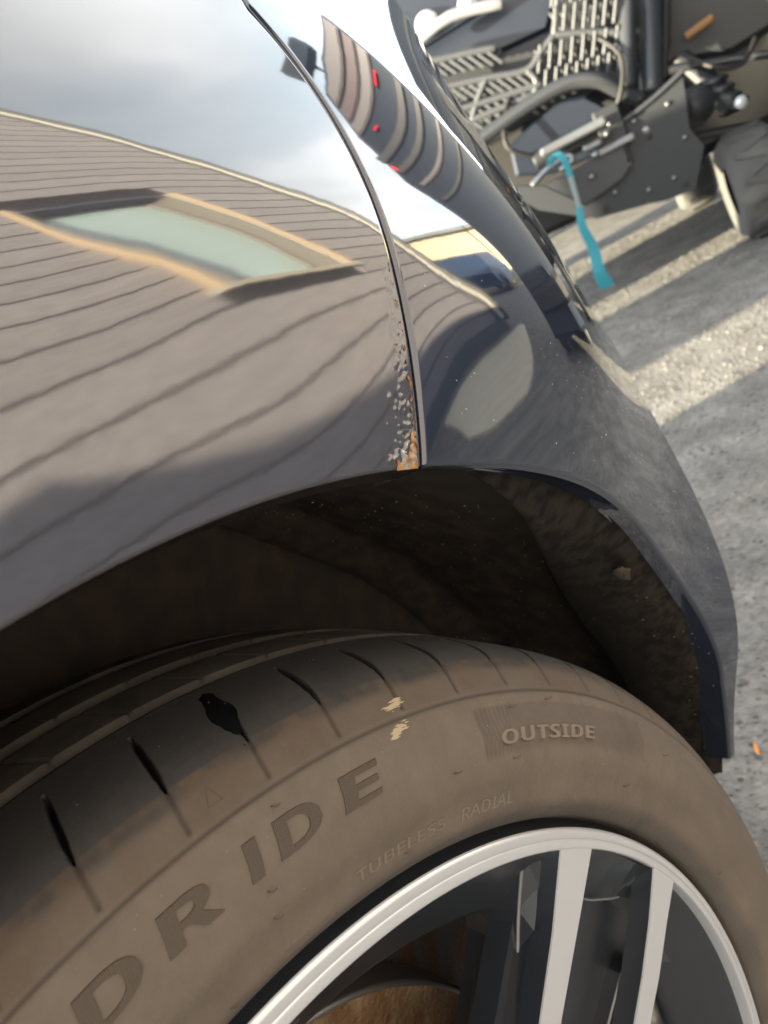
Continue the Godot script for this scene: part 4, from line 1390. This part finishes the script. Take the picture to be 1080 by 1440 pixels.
	for q in [[0.262, 0.668, 0.015], [0.200, 0.618, 0.016], [0.282, 0.695, 0.010], [0.16, 0.55, 0.012]]:
		part("bolt", lathe([Vector2(q[2], 0.0), Vector2(q[2], 0.018), Vector2(q[2] * 0.5, 0.026), Vector2(0.0005, 0.027)], 0, TAU, 16), mats.quad_steel, t).position = Vector3(q[0], q[1], 0.045)
	part("hook", bars([[v.call(-0.06, 0.625, 0.08), v.call(0.02, 0.655, 0.09), v.call(0.10, 0.660, 0.09), v.call(0.11, 0.64, 0.1), v.call(0.06, 0.628, 0.1)]], 0.014), mats.quad_steel, t)
	part("bracket", slab(poly([Vector2(-0.02, 0.60), Vector2(0.05, 0.52), Vector2(0.10, 0.46), Vector2(0.26, 0.49), Vector2(0.30, 0.52), Vector2(0.305, 0.62), Vector2(0.12, 0.60)]), -0.05, 0.03, 0.01), mats.quad_tube, t)
	for l in [[v.call(0.30, 0.72, 0.0), v.call(0.36, 0.78, 0.03), v.call(0.40, 0.90, 0.0), v.call(0.33, 1.02, -0.08)], [v.call(-0.02, 0.72, 0.0), v.call(-0.10, 0.80, 0.03), v.call(-0.06, 0.92, -0.02), v.call(0.02, 1.00, -0.1)], [v.call(0.62, 0.80, -0.2), v.call(0.70, 0.70, -0.12), v.call(0.80, 0.66, -0.14), v.call(0.88, 0.72, -0.22)]]:
		part("hose", bars([l], 0.009), mats.seal_black, t)
	for q in [[0.37, 0.66], [0.50, 0.66], [0.44, 0.40], [0.34, 0.40], [0.52, 0.52], [0.22, 0.45]]:
		part("bolt", lathe([Vector2(0.009, 0.0), Vector2(0.009, 0.007), Vector2(0.004, 0.010), Vector2(0.0005, 0.010)], 0, TAU, 12), mats.quad_steel, t).position = Vector3(q[0], q[1], 0.001)
	# skid plate: two folded faces
	part("skid_plate", slab(poly([Vector2(0.31, 0.67), Vector2(0.45, 0.695), Vector2(0.58, 0.735), Vector2(0.545, 0.54), Vector2(0.575, 0.46), Vector2(0.50, 0.325), Vector2(0.39, 0.33), Vector2(0.32, 0.35)]), -0.04, 0.0, 0.008), mats.quad_plate, t)
	part("skid_plate", slab(poly([Vector2(0.32, 0.52), Vector2(0.318, 0.35), Vector2(0.12, 0.385), Vector2(-0.08, 0.52), Vector2(-0.20, 0.68), Vector2(-0.03, 0.60), Vector2(0.10, 0.45)]), -0.05, -0.004, 0.008), mats.quad_plate, t)
	part("plate_rim", bars([[v.call(0.31, 0.675, 0.004), v.call(0.45, 0.70, 0.004), v.call(0.585, 0.74, 0.004)], [v.call(0.308, 0.67, 0.004), v.call(0.312, 0.53, 0.004)]], 0.011), mats.quad_tube, t)
	for q in [[0.40, 0.61], [0.402, 0.585], [0.47, 0.36], [0.16, 0.41]]:
		part("plate_hole", lathe([Vector2(0.013, 0.0), Vector2(0.013, 0.003), Vector2(0.0005, 0.003)], 0, TAU, 14), mats.quad_steel if q[1] > 0.6 else mats.seal_black, t).position = Vector3(q[0], q[1], 0.0)
	# chassis, suspension and body behind
	part("body_panel", slab(poly([Vector2(0.56, 0.78), Vector2(0.60, 1.12), Vector2(1.02, 1.02), Vector2(1.05, 0.72), Vector2(0.80, 0.70)]), -0.7, -0.3, 0.03), mats.quad_plastic, t)
	part("cross_bar", bars([[v.call(0.50, 0.785, -0.24), v.call(0.70, 0.72, -0.24), v.call(0.95, 0.63, -0.24)]], 0.017), mats.quad_tube, t)
	part("spring", bars([[v.call(0.62, 0.78, -0.3), v.call(0.70, 0.62, -0.25), v.call(0.74, 0.53, -0.22)]], 0.045), mats.quad_plastic, t)
	for k in 4:
		part("spring_coil", lathe([Vector2(0.05, -0.012), Vector2(0.06, 0.0), Vector2(0.05, 0.012)], 0, TAU, 24), mats.quad_tube, t).transform = Transform3D(Basis(Vector3(1, 0, 0), PI / 2 - 0.2), Vector3(0.70 + 0.015 * k, 0.64 - 0.04 * k, -0.24))
	part("hub_joint", lathe([Vector2(0.07, -0.03), Vector2(0.075, 0.0), Vector2(0.055, 0.02), Vector2(0.05, 0.05), Vector2(0.02, 0.06), Vector2(0.0005, 0.06)], 0, TAU, 32), mats.quad_plate, t).transform = Transform3D(Basis(Vector3(0, 1, 0), -0.6), Vector3(0.60, 0.60, -0.14))
	part("glint_disc", lathe([Vector2(0.024, 0.0), Vector2(0.02, 0.012), Vector2(0.0005, 0.016)], 0, TAU, 20), mats.lamp_clear, t).position = Vector3(0.755, 0.535, -0.12)  # pale disc put in for a glint of reflected light
	part("stick", bars([[v.call(0.66, 0.845, -0.22), v.call(0.76, 0.86, -0.22)]], 0.016), mats.brown_wood, t)
	part("chassis", block(Vector3(0.7, 0.5, 1.3), Vector3(0.08, 0.62, -1.05), 0.03), mats.seal_black, t)
	part("side_shell", block(Vector3(1.7, 0.90, 0.9), Vector3(1.05, 0.79, -1.25), 0.05), mats.quad_blue_black, t)
	part("suspension_arm", bars([[v.call(0.45, 0.50, -0.32), v.call(0.62, 0.47, -0.30), v.call(0.80, 0.42, -0.26)], [v.call(0.46, 0.62, -0.34), v.call(0.64, 0.60, -0.30), v.call(0.80, 0.52, -0.26)]], 0.02), mats.quad_plastic, t)
	part("suspension_arm", bars([[v.call(-0.28, 0.46, -0.32), v.call(-0.42, 0.42, -0.30), v.call(-0.56, 0.26, -0.26)], [v.call(-0.28, 0.58, -0.34), v.call(-0.44, 0.52, -0.30), v.call(-0.56, 0.34, -0.26)]], 0.02), mats.quad_plastic, t)
	# dark box on wheels added behind it, hides bright sky from the bumper
	var bt := thing("added_box", "tall dark blue box with grey strips, added behind the quad bike to darken the bumper reflection", "trailer", t.position)
	bt.transform.basis = t.transform.basis
	part("box", slab(poly([Vector2(-0.66, 0.50), Vector2(1.80, 0.50), Vector2(1.78, 1.90), Vector2(1.5, 2.30), Vector2(-0.44, 2.36), Vector2(-0.66, 2.05)]), -5.2, -2.45, 0.04), mats.quad_blue_black, bt)
	for q in [[1.10, 0.025], [1.46, 0.025], [1.62, 0.05], [1.80, 0.03], [2.02, 0.06]]:
		part("strip", block(Vector3(2.2, q[1], 0.02), Vector3(0.56, q[0], -2.435), 0.008), mats.quad_tube, bt)
	for x in [-0.5, 1.62]:
		part("wheel", lathe([Vector2(0.16, -0.09), Vector2(0.27, -0.09), Vector2(0.29, 0.0), Vector2(0.27, 0.09), Vector2(0.16, 0.09), Vector2(0.001, 0.08)], 0, TAU, 36), mats.quad_tyre, bt).transform = Transform3D(Basis(Vector3(0, 1, 0), PI / 2), Vector3(x, 0.29, -3.8))
	part("drawbar", bars([[v.call(0.56, 0.50, -2.5), v.call(0.56, 0.42, -2.0)]], 0.03), mats.quad_plastic, bt)
	for q in [[-0.22, 1.42, 0.05], [-0.05, 1.40, 0.04], [0.10, 1.43, 0.03]]:
		part("lamp", lathe([Vector2(q[2], 0.0), Vector2(q[2] * 0.8, 0.02), Vector2(0.0005, 0.028)], 0, TAU, 20), mats.lamp_clear, t).position = Vector3(q[0], q[1] - 0.06, -0.12)
	part("seat", block(Vector3(0.36, 0.16, 0.8), Vector3(0.08, 0.98, -1.2), 0.06), mats.seal_black, t)
	part("handlebar", bars([[v.call(-0.35, 1.32, -0.75), v.call(-0.1, 1.28, -0.66), v.call(0.26, 1.28, -0.66), v.call(0.51, 1.32, -0.75)]], 0.016), mats.quad_plastic, t)
	# wheels
	var tw := lathe([Vector2(0.11, -0.10), Vector2(0.20, -0.115), Vector2(0.235, -0.085), Vector2(0.245, -0.03), Vector2(0.245, 0.03), Vector2(0.235, 0.085), Vector2(0.20, 0.115), Vector2(0.11, 0.10)], 0, TAU, 64)
	var rim := lathe([Vector2(0.115, 0.10), Vector2(0.11, 0.06), Vector2(0.05, 0.05), Vector2(0.0005, 0.05)], 0, TAU, 40)
	for q in [Vector3(0.74, 0.218, -0.24), Vector3(-0.58, 0.218, -0.24), Vector3(0.66, 0.218, -1.75), Vector3(-0.50, 0.218, -1.75)]:
		var w := Node3D.new()
		w.name = "wheel"
		t.add_child(w, true)
		w.position = q
		w.rotation.y = PI / 2 if q.x > 0 else -PI / 2
		w.scale = Vector3(0.89, 0.89, 0.95)
		part("tyre", tw, mats.quad_tyre, w)
		part("rim", rim, mats.quad_plate, w)
		for k in 26:
			var g := part("tread_lug", block(Vector3(0.034, 0.010, 0.15), Vector3(0, 0.246, 0.0), 0.004), mats.quad_tyre, w)
			g.transform = Transform3D(Basis(Vector3(0, 0, 1), TAU * k / 26.0) * Basis(Vector3(0, 1, 0), 0.35 if k % 2 else -0.35), Vector3.ZERO)
	# the strap on the hook is a thing of its own
	var sp := thing("hook_strap", "teal webbing strap hanging from the quad bike's winch hook", "strap", t.position)
	sp.transform.basis = t.transform.basis
	var ribbon := func(p: Array, w0: float, w1: float) -> ArrayMesh:
		var line := smooth_path(p, 6)
		var f := []
		for side in [0.003, -0.003]:
			pass
		var a := PackedVector3Array()
		var b := PackedVector3Array()
		var c := PackedVector3Array()
		var d := PackedVector3Array()
		for i in line.size():
			var w := lerpf(w0, w1, float(i) / (line.size() - 1)) / 2
			a.append(line[i] + Vector3(-w, 0, 0.003))
			b.append(line[i] + Vector3(w, 0, 0.003))
			c.append(line[i] + Vector3(w, 0, -0.003))
			d.append(line[i] + Vector3(-w, 0, -0.003))
		return grid([a, b, c, d, a], true)
	part("loop", ribbon.call([Vector3(0.03, 0.665, 0.11), Vector3(0.06, 0.695, 0.12), Vector3(0.085, 0.66, 0.125), Vector3(0.085, 0.59, 0.12)], 0.036, 0.022), mats.teal_webbing, sp)
	part("worn_middle", ribbon.call([Vector3(0.085, 0.592, 0.12), Vector3(0.08, 0.54, 0.12), Vector3(0.075, 0.47, 0.12)], 0.022, 0.018), mats.faded_webbing, sp)
	part("tail", ribbon.call([Vector3(0.075, 0.472, 0.12), Vector3(0.06, 0.40, 0.125), Vector3(0.068, 0.30, 0.12), Vector3(0.058, 0.20, 0.13), Vector3(0.068, 0.13, 0.12)], 0.024, 0.058), mats.teal_webbing, sp)

func make_far_things() -> void:
	# a tall van nose to tail beside the quad bike: seen as a reflection in the bumper
	var t := thing("van", "dark van with pale bands and thin red lamps, mirrored in the bumper", "van", Vector3(2.7, GROUND, 0.0))
	t.rotation.y = -PI / 2
	# own axes: x runs to the building side, y up, z towards the car
	part("body", slab(poly([Vector2(-0.46, 0.16), Vector2(0.66, 0.16), Vector2(0.71, 1.0), Vector2(0.71, 1.42), Vector2(0.52, 1.77), Vector2(0.26, 2.02), Vector2(-0.05, 2.08), Vector2(-0.47, 2.06)]), -2.2, 0.0, 0.03), mats.van_dark, t)
	part("upper_panel", slab(poly([Vector2(-0.44, 1.76), Vector2(0.49, 1.75), Vector2(0.43, 1.82), Vector2(-0.44, 1.84)]), -0.01, 0.03, 0.012), mats.van_white, t)
	part("upper_panel", slab(poly([Vector2(-0.44, 1.85), Vector2(0.42, 1.83), Vector2(0.34, 1.91), Vector2(-0.44, 1.93)]), -0.01, 0.02, 0.012), mats.van_mauve, t)
	part("upper_panel", slab(poly([Vector2(-0.44, 1.94), Vector2(0.32, 1.92), Vector2(0.24, 1.99), Vector2(-0.06, 2.04), Vector2(-0.44, 2.03)]), -0.01, 0.03, 0.012), mats.van_white, t)
	for q in [[1.585, 0.06, "van_grey"], [1.475, 0.05, "van_grey"], [1.345, 0.03, "van_white"], [1.22, 0.03, "van_grey"]]:
		part("door_strip", block(Vector3(1.06, q[1], 0.03), Vector3(0.10, q[0], 0.012), 0.01), mats[q[2]], t)
	part("tail_lamp", block(Vector3(0.16, 0.014, 0.03), Vector3(-0.22, 1.735, 0.02), 0.008), mats.red_trim, t)
	part("tail_lamp", block(Vector3(0.07, 0.014, 0.03), Vector3(0.32, 1.70, 0.02), 0.008), mats.red_trim, t)
	part("tail_lamp", block(Vector3(0.025, 0.05, 0.03), Vector3(0.62, 1.50, 0.02), 0.008), mats.red_trim, t)
	part("bumper", block(Vector3(1.1, 0.16, 0.12), Vector3(0.08, 0.42, 0.06), 0.03), mats.seal_black, t)
	for x in [-0.36, 0.54]:
		for z in [-0.4, -1.8]:
			var w := part("wheel", lathe([Vector2(0.16, -0.09), Vector2(0.30, -0.09), Vector2(0.32, 0.0), Vector2(0.30, 0.09), Vector2(0.16, 0.09), Vector2(0.001, 0.08)], 0, TAU, 40), mats.quad_tyre, t)
			w.position = Vector3(x, 0.32, z)
			w.rotation.y = PI / 2
	# added dark box on a pole, for the dark oval mirrored in the bumper
	var p := thing("added_box_pole", "dark box on a tall grey pole, added beyond the van to make a dark oval in the bumper", "added pole", Vector3(8.4, GROUND, 0.2))
	part("pole", tube(PackedVector3Array([Vector3(0, 0, 0), Vector3(0, 5.2, 0)]), 0.05), mats.van_grey, p)
	part("dark_box", block(Vector3(0.25, 0.42, 1.15), Vector3(-0.12, 5.22, 0), 0.06), mats.van_dark, p)
	# small blue car before the shed
	var c := thing("parked_car", "small blue car with a red tail lamp parked in front of the beige shed", "car", Vector3(12.6, GROUND, 5.2))
	part("body", slab(poly([Vector2(-1.8, 0.25), Vector2(-1.85, 0.7), Vector2(-1.5, 0.85), Vector2(-1.1, 1.35), Vector2(0.5, 1.4), Vector2(1.0, 0.95), Vector2(1.8, 0.8), Vector2(1.85, 0.3)]), -0.8, 0.8, 0.08), mats.small_car_blue, c)
	part("tail_lamp", block(Vector3(0.06, 0.2, 0.25), Vector3(-1.84, 0.75, 0.6), 0.02), mats.lamp_red, c)
	for x in [-1.1, 1.1]:
		for z in [-0.78, 0.78]:
			part("wheel", lathe([Vector2(0.15, -0.09), Vector2(0.29, -0.09), Vector2(0.3, 0.0), Vector2(0.29, 0.09), Vector2(0.15, 0.09), Vector2(0.001, 0.08)], 0, TAU, 32), mats.quad_tyre, c).position = Vector3(x, 0.3, z)
	# added crate stacks, out of view, that throw bands of shade across the asphalt
	for q in [[Vector3(-1.0, GROUND, -3.69), "added unseen stack of slatted wooden crates beyond the car, throws the nearer band of shade"], [Vector3(-1.0, GROUND, -5.08), "added unseen stack of slatted wooden crates standing apart, throws the farther band of shade"]]:
		var k := thing("added_shade_stack", q[1], "crate", q[0], "added shade stacks")
		for lev in 4:
			for r in 4:
				for side in [-0.3, 0.3]:
					part("plank", block(Vector3(0.6, 0.075, 0.018), Vector3(0, 0.05 + lev * 0.34 + r * 0.085, side), 0.003), mats.brown_wood, k)
					part("plank", block(Vector3(0.018, 0.075, 0.56), Vector3(side, 0.05 + lev * 0.34 + r * 0.085, 0), 0.003), mats.brown_wood, k)
			part("lid", block(Vector3(0.56, 0.02, 0.56), Vector3(0, 0.02 + lev * 0.34, 0), 0.003), mats.brown_wood, k)
	# a scrap of orange leaf on the ground
	var rows := []
	for i in 11:
		var u := i / 10.0
		var r := PackedVector3Array()
		for j in 5:
			var w := (j / 4.0 - 0.5) * 0.014 * sin(PI * (0.08 + 0.84 * u))
			r.append(Vector3(u * 0.05 + 0.004 * sin(u * 9.0), 0.006 + 0.010 * absf(u - 0.45) + 0.4 * absf(w), w + 0.02 * u * u))
		rows.append(r)
	var leaf := part("fallen_leaf", grid(rows, true), mats.leaf_orange, self)
	leaf.position = Vector3(0.683, GROUND, -0.214)
	leaf.scale = Vector3(0.42, 0.42, 0.42)
	leaf.rotation.y = 0.9
	leaf.set_meta("label", "small curled orange leaf on the asphalt by the tyre")
	leaf.set_meta("category", "leaf")
